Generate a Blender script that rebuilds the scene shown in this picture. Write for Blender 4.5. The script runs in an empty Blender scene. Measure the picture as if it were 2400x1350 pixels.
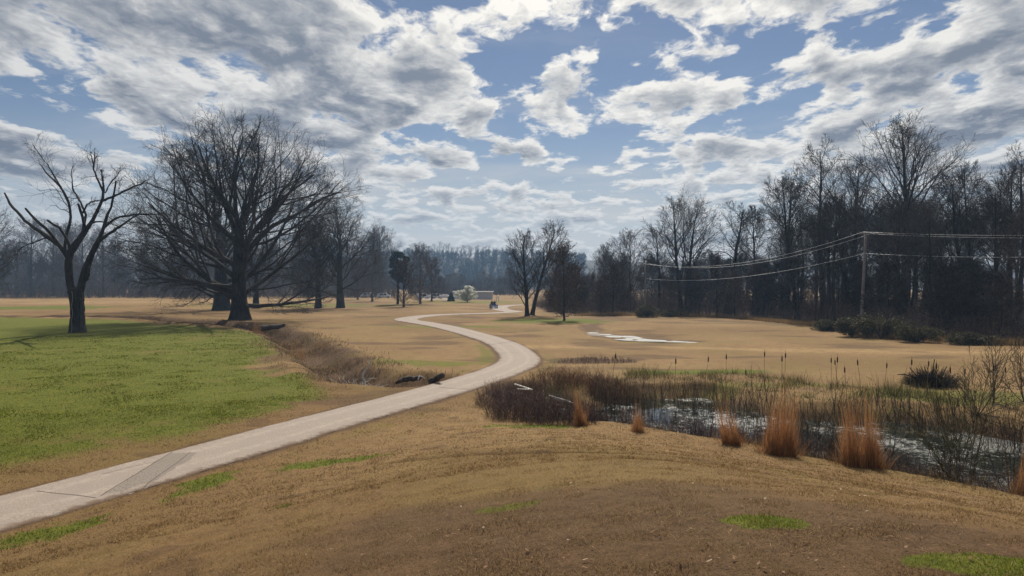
import bpy, math, random
import numpy as np
from mathutils import Vector

S = bpy.context.scene
COL = S.collection
PI = math.pi
EYE, FPX, HZ = 5.0, 1730.0, 664.0          # eye height above the fairway, focal length and horizon row for a 2400 px wide frame
SUN_AZ, SUN_EL = math.radians(9.0), math.radians(43.0)

# ------------------------------------------------------------------ camera
cam = bpy.data.cameras.new('camera')
cam.sensor_width = 36.0
cam.lens = 36.0 * FPX / 2400.0
cam.shift_y = -(675.0 - HZ) / 2400.0
cam.clip_start = 0.1
cam.clip_end = 9000.0
cam_ob = bpy.data.objects.new('camera', cam)
cam_ob.location = (0, 0, EYE)
cam_ob.rotation_euler = (math.radians(90), 0, 0)
COL.objects.link(cam_ob)
S.camera = cam_ob

# ------------------------------------------------------------------ node helper
class NT:
    def __init__(s, tree):
        s.t = tree; s.t.nodes.clear()
    def n(s, kind, **kw):
        nd = s.t.nodes.new(kind)
        for k, v in kw.items(): setattr(nd, k, v)
        return nd
    def put(s, sock, v):
        if v is None: return
        if isinstance(v, bpy.types.NodeSocket): s.t.links.new(v, sock)
        else:
            if isinstance(v, (tuple, list)) and len(v) == 3 and sock.type == 'RGBA': v = (*v, 1)
            sock.default_value = v
    def m(s, op, a, b=None, c=None, clamp=False):
        nd = s.n('ShaderNodeMath', operation=op, use_clamp=clamp)
        s.put(nd.inputs[0], a); s.put(nd.inputs[1], b); s.put(nd.inputs[2], c)
        return nd.outputs[0]
    def vm(s, op, a, b=None, sc=None):
        nd = s.n('ShaderNodeVectorMath', operation=op)
        s.put(nd.inputs[0], a); s.put(nd.inputs[1], b)
        if sc is not None: s.put(nd.inputs['Scale'], sc)
        return nd.outputs['Value'] if op in ('LENGTH', 'DISTANCE', 'DOT_PRODUCT') else nd.outputs[0]
    def xyz(s, x, y, z=0.0):
        nd = s.n('ShaderNodeCombineXYZ')
        for i, v in enumerate((x, y, z)): s.put(nd.inputs[i], v)
        return nd.outputs[0]
    def sep(s, v):
        nd = s.n('ShaderNodeSeparateXYZ'); s.put(nd.inputs[0], v); return nd.outputs
    def noise(s, vec, scale, detail=4.0, rough=0.55, dist=0.0, out='Fac', lac=2.0):
        nd = s.n('ShaderNodeTexNoise')
        s.put(nd.inputs['Vector'], vec); s.put(nd.inputs['Scale'], scale); s.put(nd.inputs['Detail'], detail)
        s.put(nd.inputs['Roughness'], rough); s.put(nd.inputs['Distortion'], dist); s.put(nd.inputs['Lacunarity'], lac)
        return nd.outputs[out]
    def mr(s, v, a, b, c=0.0, d=1.0, smooth=True):
        nd = s.n('ShaderNodeMapRange', interpolation_type='SMOOTHSTEP' if smooth else 'LINEAR')
        for i, x in enumerate((v, a, b, c, d)): s.put(nd.inputs[i], x)
        return nd.outputs[0]
    def mix(s, f, a, b, blend='MIX'):
        nd = s.n('ShaderNodeMix', data_type='RGBA', blend_type=blend)
        s.put(nd.inputs[0], f); s.put(nd.inputs[6], a); s.put(nd.inputs[7], b)
        return nd.outputs[2]

# ------------------------------------------------------------------ sky
W = bpy.data.worlds.new('World')
S.world = W
W.use_nodes = True
def build_sky():
    k = NT(W.node_tree)
    out = k.n('ShaderNodeOutputWorld')
    bg = k.n('ShaderNodeBackground')
    sky = k.n('ShaderNodeTexSky', sky_type='NISHITA')
    sky.sun_disc = False
    sky.sun_elevation = SUN_EL
    sky.sun_rotation = SUN_AZ
    sky.altitude = 200.0
    sky.air_density = 1.0; sky.dust_density = 0.15; sky.ozone_density = 2.0
    d = k.vm('NORMALIZE', k.n('ShaderNodeTexCoord').outputs['Generated'])
    x, y, z = k.sep(d)
    zc = k.m('ADD', k.m('MAXIMUM', z, 0.0), 0.125)
    u = k.m('DIVIDE', x, zc); v = k.m('DIVIDE', y, zc)
    P = k.xyz(u, v, 0.0)
    az = k.m('MULTIPLY', k.m('ARCTAN2', x, y), 180 / PI)
    el = k.m('MULTIPLY', k.m('ARCSINE', z), 180 / PI)
    AE = k.xyz(az, el, 0.0)
    # wobble the dome coordinates so that the large banks get ragged edges
    wob = k.vm('SUBTRACT', k.noise(P, 1.3, 3.0, 0.6, 0.0, 'Color'), (0.5, 0.5, 0.5))
    AEw = k.vm('ADD', AE, k.vm('MULTIPLY', wob, (7.0, 3.0, 0.0)))
    def ae(px, py):
        a = math.atan((px - 1200) / FPX)
        return math.degrees(a), math.degrees(math.atan((HZ - py) / FPX * math.cos(a)))
    B = None
    # large banks and openings of the cloud deck: place and half-size on the dome (degrees), tilt, weight
    for px, py, ra, rb, rot, wgt in SKY_BANKS:
        a, e = ae(px, py)
        mp = k.n('ShaderNodeMapping', vector_type='TEXTURE')
        k.put(mp.inputs[0], AEw)
        mp.inputs['Location'].default_value = (a, e, 0)
        mp.inputs['Rotation'].default_value = (0, 0, math.radians(rot))
        mp.inputs['Scale'].default_value = (ra, rb, 1)
        g = k.mr(k.vm('LENGTH', mp.outputs[0]), 0.1, 1.4, wgt * 0.8, 0.0)
        B = g if B is None else k.m('ADD', B, g)
    sx, sy = math.sin(SUN_AZ) * math.cos(SUN_EL), math.cos(SUN_AZ) * math.cos(SUN_EL)
    sz = math.sin(SUN_EL)
    sunP = (sx / (sz + .125), sy / (sz + .125), 0.0)
    toward = k.vm('NORMALIZE', k.vm('SUBTRACT', sunP, P))
    def dens(p):
        w = k.vm('SCALE', k.vm('SUBTRACT', k.noise(p, 2.2, 4.0, 0.6, 0.0, 'Color'), (0.5, 0.5, 0.5)), sc=0.30)
        q = k.vm('MULTIPLY', k.vm('ADD', p, w), (1.0, 0.55, 1.0))
        big = k.noise(q, 1.1, 3.0, 0.5, 0.0)
        puff = k.noise(q, 4.4, 10.0, 0.60, 0.0)
        return k.m('ADD', k.m('MULTIPLY', k.m('SUBTRACT', big, 0.5), 0.85), k.m('MULTIPLY', k.m('SUBTRACT', puff, 0.5), 1.25))
    d1 = dens(P)
    d2 = dens(k.vm('ADD', P, k.vm('SCALE', toward, sc=0.09)))
    base = k.m('ADD', B, SKY_COVER)
    D1 = k.m('ADD', k.m('MULTIPLY', d1, 1.9), base)
    # thin streaky veil, wide across the view and low over the horizon
    st = k.noise(k.vm('MULTIPLY', k.vm('ADD', P, k.vm('SCALE', wob, sc=0.5)), (0.35, 1.1, 1.0)), 1.6, 7.0, 0.55)
    lowel = k.mr(el, 14.0, 2.0)
    veil = k.m('MULTIPLY', k.mr(st, 0.44, 0.72), k.m('ADD', k.m('MULTIPLY', lowel, 0.82), 0.18))
    fine = k.m('SUBTRACT', k.noise(k.vm('MULTIPLY', P, (1.0, 0.6, 1.0)), 11.0, 6.0, 0.62, 0.2), 0.5)
    De = k.m('ADD', D1, k.m('MULTIPLY', fine, 0.34))
    alpha = k.mr(De, -0.04, 0.20)
    relief = k.m('SUBTRACT', d1, d2)                                   # sunward side of every puff
    thick = k.mr(De, 0.04, 0.56)
    lit = k.m('ADD', k.m('SUBTRACT', 1.0, k.m('MULTIPLY', thick, 0.82)), k.m('ADD', k.m('MULTIPLY', relief, 2.6), k.m('MULTIPLY', fine, 0.30)), clamp=True)
    lit = k.m('POWER', lit, 1.25)
    glow = k.m('POWER', k.m('MAXIMUM', k.vm('DOT_PRODUCT', d, (sx, sy, sz)), 0.0), 7.0)
    ccol = k.mix(lit, SKY_GREY, SKY_WHITE)
    ccol = k.mix(1.0, ccol, k.mix(glow, (0.76, 0.79, 0.84), (1.5, 1.46, 1.38)), 'MULTIPLY')
    scol = k.mix(1.0, sky.outputs[0], SKY_TINT, 'MULTIPLY')
    scol = k.mix(k.mr(el, 13.0, 0.0, 0.0, 0.9), scol, (7.3, 7.5, 7.8))
    c = k.mix(veil, scol, k.mix(1.0, SKY_VEIL, k.mix(glow, (0.9, 0.9, 0.92), (1.1, 1.1, 1.08)), 'MULTIPLY'))
    c = k.mix(k.m('MULTIPLY', alpha, k.mr(el, 0.2, 9.0, 0.45, 1.0)), c, ccol)
    k.put(bg.inputs['Color'], c)
    bg.inputs['Strength'].default_value = SKY_STRENGTH
    k.put(out.inputs['Surface'], bg.outputs[0])
SKY_STRENGTH = 0.05
SKY_TINT = (0.79, 0.76, 0.78)
SKY_COVER = 0.06
SKY_GREY = (3.0, 3.45, 4.25)
SKY_WHITE = (12.4, 12.0, 11.3)
SKY_VEIL = (8.6, 8.6, 8.5)
SKY_BANKS = [
    (380, 60, 24, 8.5, -12, 0.52), (760, 190, 12, 5.0, -18, 0.20), (2200, 150, 17, 9, 10, 0.42), (1560, 185, 9, 3.0, 8, 0.22),
    (1300, 30, 10, 1.6, 4, 0.20), (1040, 215, 5, 3.4, 0, 0.22), (1400, 270, 7, 1.7, 3, 0.18), (150, 385, 9, 2.2, 0, 0.24),
    (1020, 392, 10, 1.2, 3, 0.24), (700, 320, 10, 1.6, -4, 0.22), (1700, 330, 8, 2.6, 4, 0.12), (1250, 490, 13, 2.6, 0, 0.14),
    (120, 262, 9, 2.3, -10, -0.50), (300, 312, 8, 1.2, -4, -0.25), (1330, 118, 8.5, 2.9, -6, -0.55), (1190, 262, 3.0, 3.6, 20, -0.48),
    (1050, 330, 9, 1.1, 4, -0.34), (1230, 415, 8, 1.1, 2, -0.34), (1830, 95, 3.4, 2.6, 20, -0.40), (1690, 300, 4, 0.9, 8, -0.30),
    (1850, 470, 7, 2.2, 4, -0.22), (150, 470, 9, 2.0, 0, -0.40), (860, 470, 5, 1.8, 0, -0.2), (1640, 60, 4.0, 1.6, 20, -0.25),
]
build_sky()
W.cycles.sampling_method = 'MANUAL'
W.cycles.sample_map_resolution = 512

sun = bpy.data.lights.new('sun', 'SUN')
sun.energy = 5.0
sun.angle = math.radians(0.55)
sun.color = (1.0, 0.93, 0.82)
sun_ob = bpy.data.objects.new('sun', sun)
sv = Vector((math.sin(SUN_AZ) * math.cos(SUN_EL), math.cos(SUN_AZ) * math.cos(SUN_EL), math.sin(SUN_EL)))
sun_ob.rotation_euler = sv.to_track_quat('Z', 'Y').to_euler()
sun_ob.location = (60, 300, 260)
COL.objects.link(sun_ob)

S.view_settings.view_transform = 'Standard'
S.view_settings.look = 'None'
S.view_settings.exposure = 0.5
S.view_settings.gamma = 1.0
S.view_settings.use_curve_mapping = False
S.cycles.max_bounces = 6
S.cycles.diffuse_bounces = 2
S.cycles.glossy_bounces = 2
S.cycles.transmission_bounces = 2
S.cycles.volume_bounces = 0
S.cycles.caustics_reflective = False
S.cycles.caustics_refractive = False

# ------------------------------------------------------------------ helpers
RNG = np.random.default_rng(11)

def G(px, py, z=0.0):
    """where the sight line through a photo pixel meets level z: gives the true distance of a thing standing there"""
    y = (EYE - z) * FPX / (py - HZ)
    return np.array(((px - 1200.0) / FPX * y, y))

def at(px, depth):
    return np.array(((px - 1200.0) / FPX * depth, depth))

def zpix(py, depth):
    return EYE - (py - HZ) / FPX * depth

def hash2(ix, iy, seed):
    h = (ix.astype(np.int64) * 374761393 + iy.astype(np.int64) * 668265263 + seed * 974711) & 0x7fffffff
    h = ((h ^ (h >> 13)) * 1274126177) & 0x7fffffff
    h = h ^ (h >> 16)
    return (h & 0xffff) / 65535.0

def vnoise(x, y, seed=0):
    ix, iy = np.floor(x), np.floor(y)
    fx, fy = x - ix, y - iy
    fx = fx * fx * (3 - 2 * fx); fy = fy * fy * (3 - 2 * fy)
    a = hash2(ix, iy, seed); b = hash2(ix + 1, iy, seed); c = hash2(ix, iy + 1, seed); d = hash2(ix + 1, iy + 1, seed)
    return (a * (1 - fx) + b * fx) * (1 - fy) + (c * (1 - fx) + d * fx) * fy

def fbm(x, y, scale, octv=4, seed=0, gain=0.5):
    t = np.zeros_like(x, dtype=float); amp = 1.0; tot = 0.0
    for o in range(octv):
        t += amp * vnoise(x / scale * 2 ** o + 17.3 * o, y / scale * 2 ** o - 9.1 * o, seed + o)
        tot += amp; amp *= gain
    return t / tot

def sstep(v, a, b):
    t = np.clip((v - a) / (b - a), 0, 1)
    return t * t * (3 - 2 * t)

def poly_dist(x, y, pts):
    """distance to an open polyline and position along it (0..1)"""
    P = np.asarray(pts, float); best = np.full(x.shape, 1e9); par = np.zeros(x.shape)
    seg = np.linalg.norm(np.diff(P, axis=0), axis=1); cum = np.concatenate([[0], np.cumsum(seg)])
    for i in range(len(P) - 1):
        d = P[i + 1] - P[i]
        t = np.clip(((x - P[i, 0]) * d[0] + (y - P[i, 1]) * d[1]) / max(d @ d, 1e-9), 0, 1)
        q = np.hypot(x - P[i, 0] - t * d[0], y - P[i, 1] - t * d[1])
        m = q < best
        best = np.where(m, q, best); par = np.where(m, (cum[i] + t * seg[i]) / cum[-1], par)
    return best, par

def poly_sd(x, y, pts):
    """signed distance to a closed polygon, negative inside"""
    P = np.asarray(pts, float)
    d, _ = poly_dist(x, y, np.vstack([P, P[:1]]))
    ins = np.zeros(x.shape, bool)
    for i in range(len(P)):
        a, b = P[i], P[(i + 1) % len(P)]
        c = ((a[1] > y) != (b[1] > y)) & (x < (b[0] - a[0]) * (y - a[1]) / (b[1] - a[1] + 1e-12) + a[0])
        ins ^= c
    return np.where(ins, -d, d)

def spline(pts, n):
    P = np.asarray(pts, float)
    Q = np.vstack([2 * P[0] - P[1], P, 2 * P[-1] - P[-2]])
    seg = np.linalg.norm(np.diff(P, axis=0), axis=1); cum = np.concatenate([[0], np.cumsum(seg)])
    out = []
    for s in np.linspace(0, cum[-1], n):
        i = min(int(np.searchsorted(cum, s, 'right')) - 1, len(P) - 2)
        t = (s - cum[i]) / max(seg[i], 1e-9)
        p0, p1, p2, p3 = Q[i], Q[i + 1], Q[i + 2], Q[i + 3]
        out.append(0.5 * (2 * p1 + (p2 - p0) * t + (2 * p0 - 5 * p1 + 4 * p2 - p3) * t * t + (3 * p1 - p0 - 3 * p2 + p3) * t ** 3))
    return np.array(out)

# ------------------------------------------------------------------ lie of the land
PATH_PX = [(-330, 1305), (-150, 1250), (0, 1206), (200, 1150), (400, 1092), (600, 1036), (800, 979), (1000, 925), (1110, 892), (1180, 868), (1216, 848),
           (1208, 827), (1170, 803), (1100, 781), (1040, 766), (990, 757), (958, 752), (952, 748), (975, 743.5), (1020, 739), (1080, 736.5), (1140, 735),
           (1190, 732.5), (1203, 730.8), (1192, 729), (1176, 726), (1170, 722), (1178, 718), (1200, 716), (1232, 714.5)]
PATH = spline([G(*p) for p in PATH_PX], 420)
DITCH = spline([G(*p) for p in [(-200, 742), (0, 742), (130, 742), (270, 744), (420, 752), (560, 764), (660, 782), (720, 818), (800, 862), (850, 886), (930, 894), (1015, 890)]], 120)
DITCH2 = spline([G(*p) for p in [(1195, 902), (1260, 925), (1330, 945), (1400, 965)]], 30)
WATER_Z = -0.62
POND = np.array([G(*p, WATER_Z) for p in [(1385, 968), (1440, 945), (1540, 938), (1640, 935), (1740, 958), (1850, 985), (1960, 988), (2080, 985), (2200, 1000), (2330, 1025), (2480, 1050), (2700, 1120),
                 (2560, 1245), (2420, 1205), (2260, 1165), (2110, 1135), (1950, 1108), (1800, 1075), (1660, 1050), (1540, 1028), (1450, 1010), (1390, 998)]])
PUDDLE = np.array([G(*p) for p in [(1372, 764), (1392, 752), (1402, 753), (1392, 763), (1405, 777), (1480, 783), (1560, 790), (1640, 797), (1560, 800), (1480, 795), (1400, 785)]])
LAWN = np.array([G(*p) for p in [(-500, 744), (0, 744), (200, 748), (380, 758), (540, 772), (600, 785), (625, 812), (660, 850), (700, 885), (735, 918), (690, 950), (560, 985), (420, 1015), (300, 1035), (100, 1070), (-100, 1100), (-500, 1150)]])
FOOT_A, FOOT_B = np.array((-9.6, 13.8)), np.array((2.9, 25.0))

def mound(x, y):
    s1 = 0.819 * (x - FOOT_A[0]) - 0.577 * (y - FOOT_A[1])
    s2 = -0.686 * (x - FOOT_B[0]) - 0.728 * (y - FOOT_B[1])
    s3 = 26.5 - y
    k = 1.6
    s = -k * np.log(np.exp(-s1 / k) + np.exp(-s2 / k) + np.exp(-s3 / k))
    s = np.clip(s, -6, 40) + 0.6
    s = 0.8 * np.log1p(np.exp(np.clip(s, -30, 30) / 0.8))
    h = 0.172 * s + 0.0042 * s * s
    cap = 3.45
    return cap - 0.35 * np.log1p(np.exp(np.clip((cap - h) / 0.35, -40, 40)))

def Gt(px, py):
    """the same, for a spot on the tee mound"""
    d = np.linspace(2.0, 60.0, 3000); xs = (px - 1200.0) / FPX * d
    gap = EYE - (py - HZ) / FPX * d - np.maximum(mound(xs, d), 0)
    i = int(np.argmax(gap < 0))
    return np.array((xs[i], d[i]))

RUT = spline([Gt(*p) for p in [(930, 1084), (1080, 1070), (1300, 1062), (1500, 1068), (1700, 1088), (1900, 1122), (2100, 1162), (2400, 1228), (2700, 1310)]], 90)

def terrain(x, y, fine=True):
    x = np.asarray(x, float); y = np.asarray(y, float)
    r = np.hypot(x, y)
    dp, _ = poly_dist(x, y, PATH[::6])
    near_path = sstep(dp, 1.6, 4.5)
    z = np.maximum(mound(x, y), 0.0)
    z = z + (fbm(x, y, 22, 3, 5) - 0.5) * 0.34 * near_path * sstep(r, 24, 50) + (fbm(x, y, 3.2, 3, 9) - 0.5) * (0.05 + 0.07 * sstep(r, 16, 30)) * near_path
    if fine:
        z = z + (fbm(x, y, 0.55, 2, 21) - 0.5) * 0.045 * near_path * (1 - sstep(r, 25, 60))
    # ditch with uneven banks
    wob = (fbm(x, y, 4.0, 3, 31) - 0.5)
    dd, t = poly_dist(x, y, DITCH)
    z = z - (0.85 + 0.5 * wob) * (1 - sstep(dd + wob * 1.6, 0.35, 2.3)) * sstep(dp, 1.5, 2.3)
    z = z + 0.16 * (1 - sstep(np.abs(dd - 3.0), 0.0, 1.3)) * near_path
    dd2, _ = poly_dist(x, y, DITCH2)
    z = z - (1.05 + 0.4 * wob) * (1 - sstep(dd2 + wob, 0.5, 2.2)) * sstep(dp, 1.5, 2.2)
    # pond basin
    sd = poly_sd(x, y, POND)
    zb = WATER_Z - 0.25 + 0.85 * sstep(sd + wob * 1.2, -0.8, 1.8)
    z = np.where(sd < 2.6, np.minimum(z, np.maximum(zb, WATER_Z - 0.3) + np.maximum(sd - 1.0, 0) * 0.5), z)
    # wet hollow on the far fairway
    sp = poly_sd(x, y, PUDDLE)
    z = np.where(sp < 3.5, z - 0.16 * (1 - sstep(sp, -0.6, 3.2)) + (fbm(x, y * 2.2, 1.6, 3, 77) - 0.5) * 0.20 * (1 - sstep(sp, 0.5, 3)), z)
    # worn rut along the edge of the tee
    dr, tr = poly_dist(x, y, RUT)
    z = z - 0.15 * (1 - sstep(dr, 0.04, 0.36)) * (0.55 + 0.9 * fbm(x, y, 1.2, 2, 41)) + 0.05 * (1 - sstep(np.abs(dr - 0.6), 0, 0.4))
    return z

def tz(x, y):
    return float(terrain(np.array([x]), np.array([y]), False)[0])

def masks(x, y):
    """green, bare soil / thatch with painted cloud shade, bleached straw"""
    r = np.hypot(x, y)
    n1 = fbm(x, y, 9, 4, 51) - 0.5; n2 = fbm(x, y, 2.2, 3, 61) - 0.5; n3 = fbm(x, y, 30, 3, 71) - 0.5; n4 = fbm(x, y, 0.7, 2, 81) - 0.5
    sd = poly_sd(x, y, LAWN)
    green = 1 - sstep(sd + n1 * 5 + n2 * 2.2, -1.6, 1.6)
    green *= np.clip(0.86 + 0.5 * n2 + 0.9 * np.minimum(n1, 0.05) - 0.5 * sstep(sd, -9, 0) * sstep(n2 + n1, -0.05, 0.25), 0, 1)
    # far lawn strips and greens
    def blob(px, py, rx, ry, amt):
        nonlocal green
        c = G(px, py) if isinstance(py, (int, float)) else np.array(py)
        q = np.hypot((x - c[0]) / rx, (y - c[1]) / ry)
        green = np.maximum(green, amt * (1 - sstep(q + n2 * 0.7 + n4 * 0.4, 0.55, 1.15)))
    blob(1300, 752, 9, 9, 0.75); blob(60, 722, 22, 14, 0.8); blob(700, 716, 30, 14, 0.55); blob(1100, 708, 22, 22, 0.5); blob(1000, 855, 4.2, 2.6, 0.55)
    blob(960, 850, 3, 2, 0.5); blob(1050, 766, 9, 3.0, 0.55); blob(1600, 800, 9, 2.2, 0.35); blob(1420, 795, 7, 3, 0.3); blob(1650, 875, 5.5, 1.3, 0.75)
    blob(900, 790, 14, 7, 0.26); blob(1800, 905, 7, 1.3, 0.45); blob(2200, 930, 5, 3.0, 0.5)
    # strip of green on both sides of the path and on the tee slope
    dp, t = poly_dist(x, y, PATH[::4])
    left = x < np.interp(y, PATH[:140, 1], PATH[:140, 0])
    green = np.maximum(green, np.where(left, 0.5, 0.36) * (1 - sstep(np.abs(dp - 2.1) + n2 * 1.2, 0.1, 0.8)) * sstep(n1 + 0.1, -0.02, 0.16) * (y < 60))
    for px, py, z, rx, ry, amt in [(1812, 1224, 2.9, 0.38, 0.36, 1.0), (2290, 1322, 3.3, 0.36, 0.23, 0.95), (800, 1080, 1.15, 1.9, 0.8, 0.75), (480, 1135, 0.5, 0.7, 1.5, 0.75), (665, 1190, 1.9, 0.22, 0.2, 0.7),
                              (1200, 1188, 2.5, 0.35, 0.28, 0.55), (130, 1245, 0.35, 1.0, 1.5, 0.7), (1290, 1140, 2.2, 0.5, 0.25, 0.4), (1260, 1000, 0.3, 1.7, 0.7, 0.95), (1850, 1110, 1.6, 2.4, 0.6, 0.35), (2050, 1160, 1.9, 1.6, 0.5, 0.33)]:
        c = Gt(px, py)
        q = np.hypot((x - c[0]) / rx, (y - c[1]) / ry)
        green = np.maximum(green, amt * (1 - sstep(q + n2 * 0.8 + n4 * 1.0 + (fbm(x, y, 0.16, 2, 131) - 0.5) * 0.8, 0.45, 1.25)))
    # bare soil and matted brown thatch, plus a foreground patch with painted cloud shade
    soil = 0.75 * (1 - sstep(dp + n2 * 0.7, 1.35, 1.95))
    dd, _ = poly_dist(x, y, DITCH)
    soil = np.maximum(soil, 0.9 * (1 - sstep(dd + n2 * 2.4 + n1 * 2, 1.2, 4.2)))
    dd2, _ = poly_dist(x, y, DITCH2)
    soil = np.maximum(soil, 1 - sstep(dd2 + n2, 1.0, 3.0))
    dr, _ = poly_dist(x, y, RUT)
    soil = np.maximum(soil, 1.0 * (1 - sstep(dr + n4 * 0.3, 0.03, 0.36)))
    sp = poly_sd(x, y, POND)
    soil = np.maximum(soil, 0.85 * (1 - sstep(sp + n2 * 1.2, 0.1, 1.1)))
    c = G(1400, 848); q = np.hypot((x - c[0]) / 3.6, (y - c[1]) / 2.4)
    soil = np.maximum(soil, 0.95 * (1 - sstep(q + n2 * 1.2, 0.4, 1.1)))
    spd = poly_sd(x, y, PUDDLE)
    soil = np.maximum(soil, 0.7 * (1 - sstep(spd + n2 * 2, 0.1, 1.6)))
    c = np.array((1.2, 6.0)); q = np.hypot((x - c[0]) / 5.2, (y - c[1]) / 5.0)  # brown foreground thatch, deepened so that its colour carries cloud shade
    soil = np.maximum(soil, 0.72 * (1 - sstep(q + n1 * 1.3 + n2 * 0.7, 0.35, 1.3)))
    soil = np.maximum(soil, 0.55 * sstep(n2 + n4, 0.22, 0.42) * (r < 40))
    # leaf litter of the wood
    ws = poly_sd(x, y, WOOD)
    soil = np.maximum(soil, 0.95 * (1 - sstep(ws + n1 * 3, -1.0, 1.6)))
    green = np.where(ws < 0, green * 0.15, green)
    mot = fbm(x, y * 1.7, 7.0, 4, 101); mot2 = fbm(x, y * 2.2, 16.0, 4, 111)
    open_ = (ws > 0) & (r > 26)
    soil = np.where(open_, np.maximum(soil, 0.62 * sstep(mot, 0.52, 0.72)), soil)
    green = np.where(open_, np.maximum(green, 0.30 * sstep(mot2, 0.50, 0.68)), green)
    # bleached fairway
    pale = 0.35 + 1.1 * n1 + 0.6 * n3
    c = G(150, 706); q = np.hypot((x - c[0]) / 75, (y - c[1]) / 42)
    pale = pale + 0.55 * (1 - sstep(q, 0.5, 1.15))
    tr_, _ = poly_dist(x, y, [G(1230, 812), G(1500, 812), G(1800, 818), G(2100, 824), G(2500, 830)])
    pale = pale + 0.75 * (1 - sstep(tr_ + n2 * 1.2, 0.3, 2.2))
    pale = np.clip(pale, 0, 1) * (1 - 0.7 * (mound(x, y) > 1.2))
    return np.clip(green, 0, 1), np.clip(soil, 0, 1), pale

WOOD = np.array([(70, 30), (46, 55), (40.5, 61), (34.5, 69.5), (37, 80), (36.4, 90), (34.5, 106), (28, 113), (19.5, 117), (10, 116), (6, 128), (5, 150), (4, 175), (12, 215), (200, 215), (220, 30)])

# ------------------------------------------------------------------ materials
def material(name):
    m = bpy.data.materials.new(name); m.use_nodes = True
    k = NT(m.node_tree)
    out = k.n('ShaderNodeOutputMaterial')
    return m, k, out

def principled(k, out, col, rough=0.9, spec=0.2, normal=None):
    b = k.n('ShaderNodeBsdfPrincipled')
    k.put(b.inputs['Base Color'], col); k.put(b.inputs['Roughness'], rough); k.put(b.inputs['Specular IOR Level'], spec)
    if normal is not None: k.put(b.inputs['Normal'], normal)
    k.put(out.inputs['Surface'], b.outputs[0])
    return b

def bump(k, h, strength, dist):
    b = k.n('ShaderNodeBump'); k.put(b.inputs['Height'], h); b.inputs['Strength'].default_value = strength; b.inputs['Distance'].default_value = dist
    return b.outputs[0]

def mat_ground():
    m, k, out = material('turf')
    pos = k.n('ShaderNodeNewGeometry').outputs['Position']
    at_ = k.n('ShaderNodeAttribute', attribute_name='mask')
    g, s, p = k.sep(at_.outputs['Vector'])
    nf = k.noise(pos, 9.0, 6.0, 0.7)
    nff = k.noise(pos, 55.0, 4.0, 0.7)
    nm = k.noise(pos, 1.1, 5.0, 0.6)
    nl = k.noise(k.vm('MULTIPLY', pos, (1.0, 0.35, 1.0)), 0.22, 4.0, 0.55)
    tex = k.m('ADD', k.m('MULTIPLY', nf, 0.5), k.m('MULTIPLY', nff, 0.5))
    dry = k.mix(k.mr(tex, 0.33, 0.68), (0.095, 0.055, 0.024), (0.265, 0.168, 0.073))
    dry = k.mix(k.mr(nm, 0.35, 0.75, 0.0, 0.6), dry, (0.205, 0.125, 0.050))
    dry = k.mix(k.mr(nl, 0.46, 0.68, 0.0, 0.35), dry, (0.17, 0.135, 0.035))
    straw = k.mix(k.mr(tex, 0.3, 0.7), (0.29, 0.19, 0.088), (0.47, 0.33, 0.165))
    dry = k.mix(k.m('MULTIPLY', p, k.mr(nm, 0.25, 0.65, 0.25, 0.75)), dry, straw)
    green = k.mix(k.mr(tex, 0.34, 0.66), (0.055, 0.070, 0.009), (0.165, 0.186, 0.020))
    green = k.mix(k.mr(nm, 0.42, 0.78, 0.0, 0.65), green, (0.185, 0.182, 0.030))
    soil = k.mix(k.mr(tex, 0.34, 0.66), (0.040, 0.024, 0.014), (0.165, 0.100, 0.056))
    nz = k.m('SUBTRACT', k.m('ADD', nf, nm), 1.0)
    gf = k.mr(k.m('ADD', g, k.m('MULTIPLY', nz, 0.55)), 0.22, 0.72)
    sf = k.mr(k.m('ADD', s, k.m('MULTIPLY', nz, 0.6)), 0.22, 0.85)
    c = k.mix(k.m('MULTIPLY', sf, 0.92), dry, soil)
    c = k.mix(gf, c, green)
    c = k.mix(1.0, c, (0.79, 0.76, 0.72), 'MULTIPLY')
    nb = bump(k, tex, 0.9, 0.05)
    principled(k, out, c, 0.95, 0.08, nb)
    return m

def mat_attr(name, rough=0.9, trans=0.0, spec=0.15):
    """colour carried by each blade or twig"""
    m, k, out = material(name)
    c = k.n('ShaderNodeAttribute', attribute_name='tint').outputs['Color']
    if trans:
        b = k.n('ShaderNodeBsdfPrincipled'); k.put(b.inputs['Base Color'], c); b.inputs['Roughness'].default_value = rough; b.inputs['Specular IOR Level'].default_value = spec
        t = k.n('ShaderNodeBsdfTranslucent'); k.put(t.inputs['Color'], c)
        mx = k.n('ShaderNodeMixShader'); mx.inputs[0].default_value = trans
        k.put(mx.inputs[1], b.outputs[0]); k.put(mx.inputs[2], t.outputs[0]); k.put(out.inputs['Surface'], mx.outputs[0])
    else:
        principled(k, out, c, rough, spec)
    return m

def mat_plain(name, col, rough=0.7, var=0.25, scale=6.0, spec=0.3, metal=0.0, bmp=0.0):
    m, k, out = material(name)
    tc = k.n('ShaderNodeTexCoord').outputs['Object']
    n = k.noise(tc, scale, 5.0, 0.6)
    lo = tuple(c * (1 - var) for c in col); hi = tuple(min(c * (1 + var), 1) for c in col)
    b = principled(k, out, k.mix(k.mr(n, 0.3, 0.7), lo, hi), rough, spec, bump(k, n, 0.6, bmp) if bmp else None)
    b.inputs['Metallic'].default_value = metal
    return m

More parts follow.
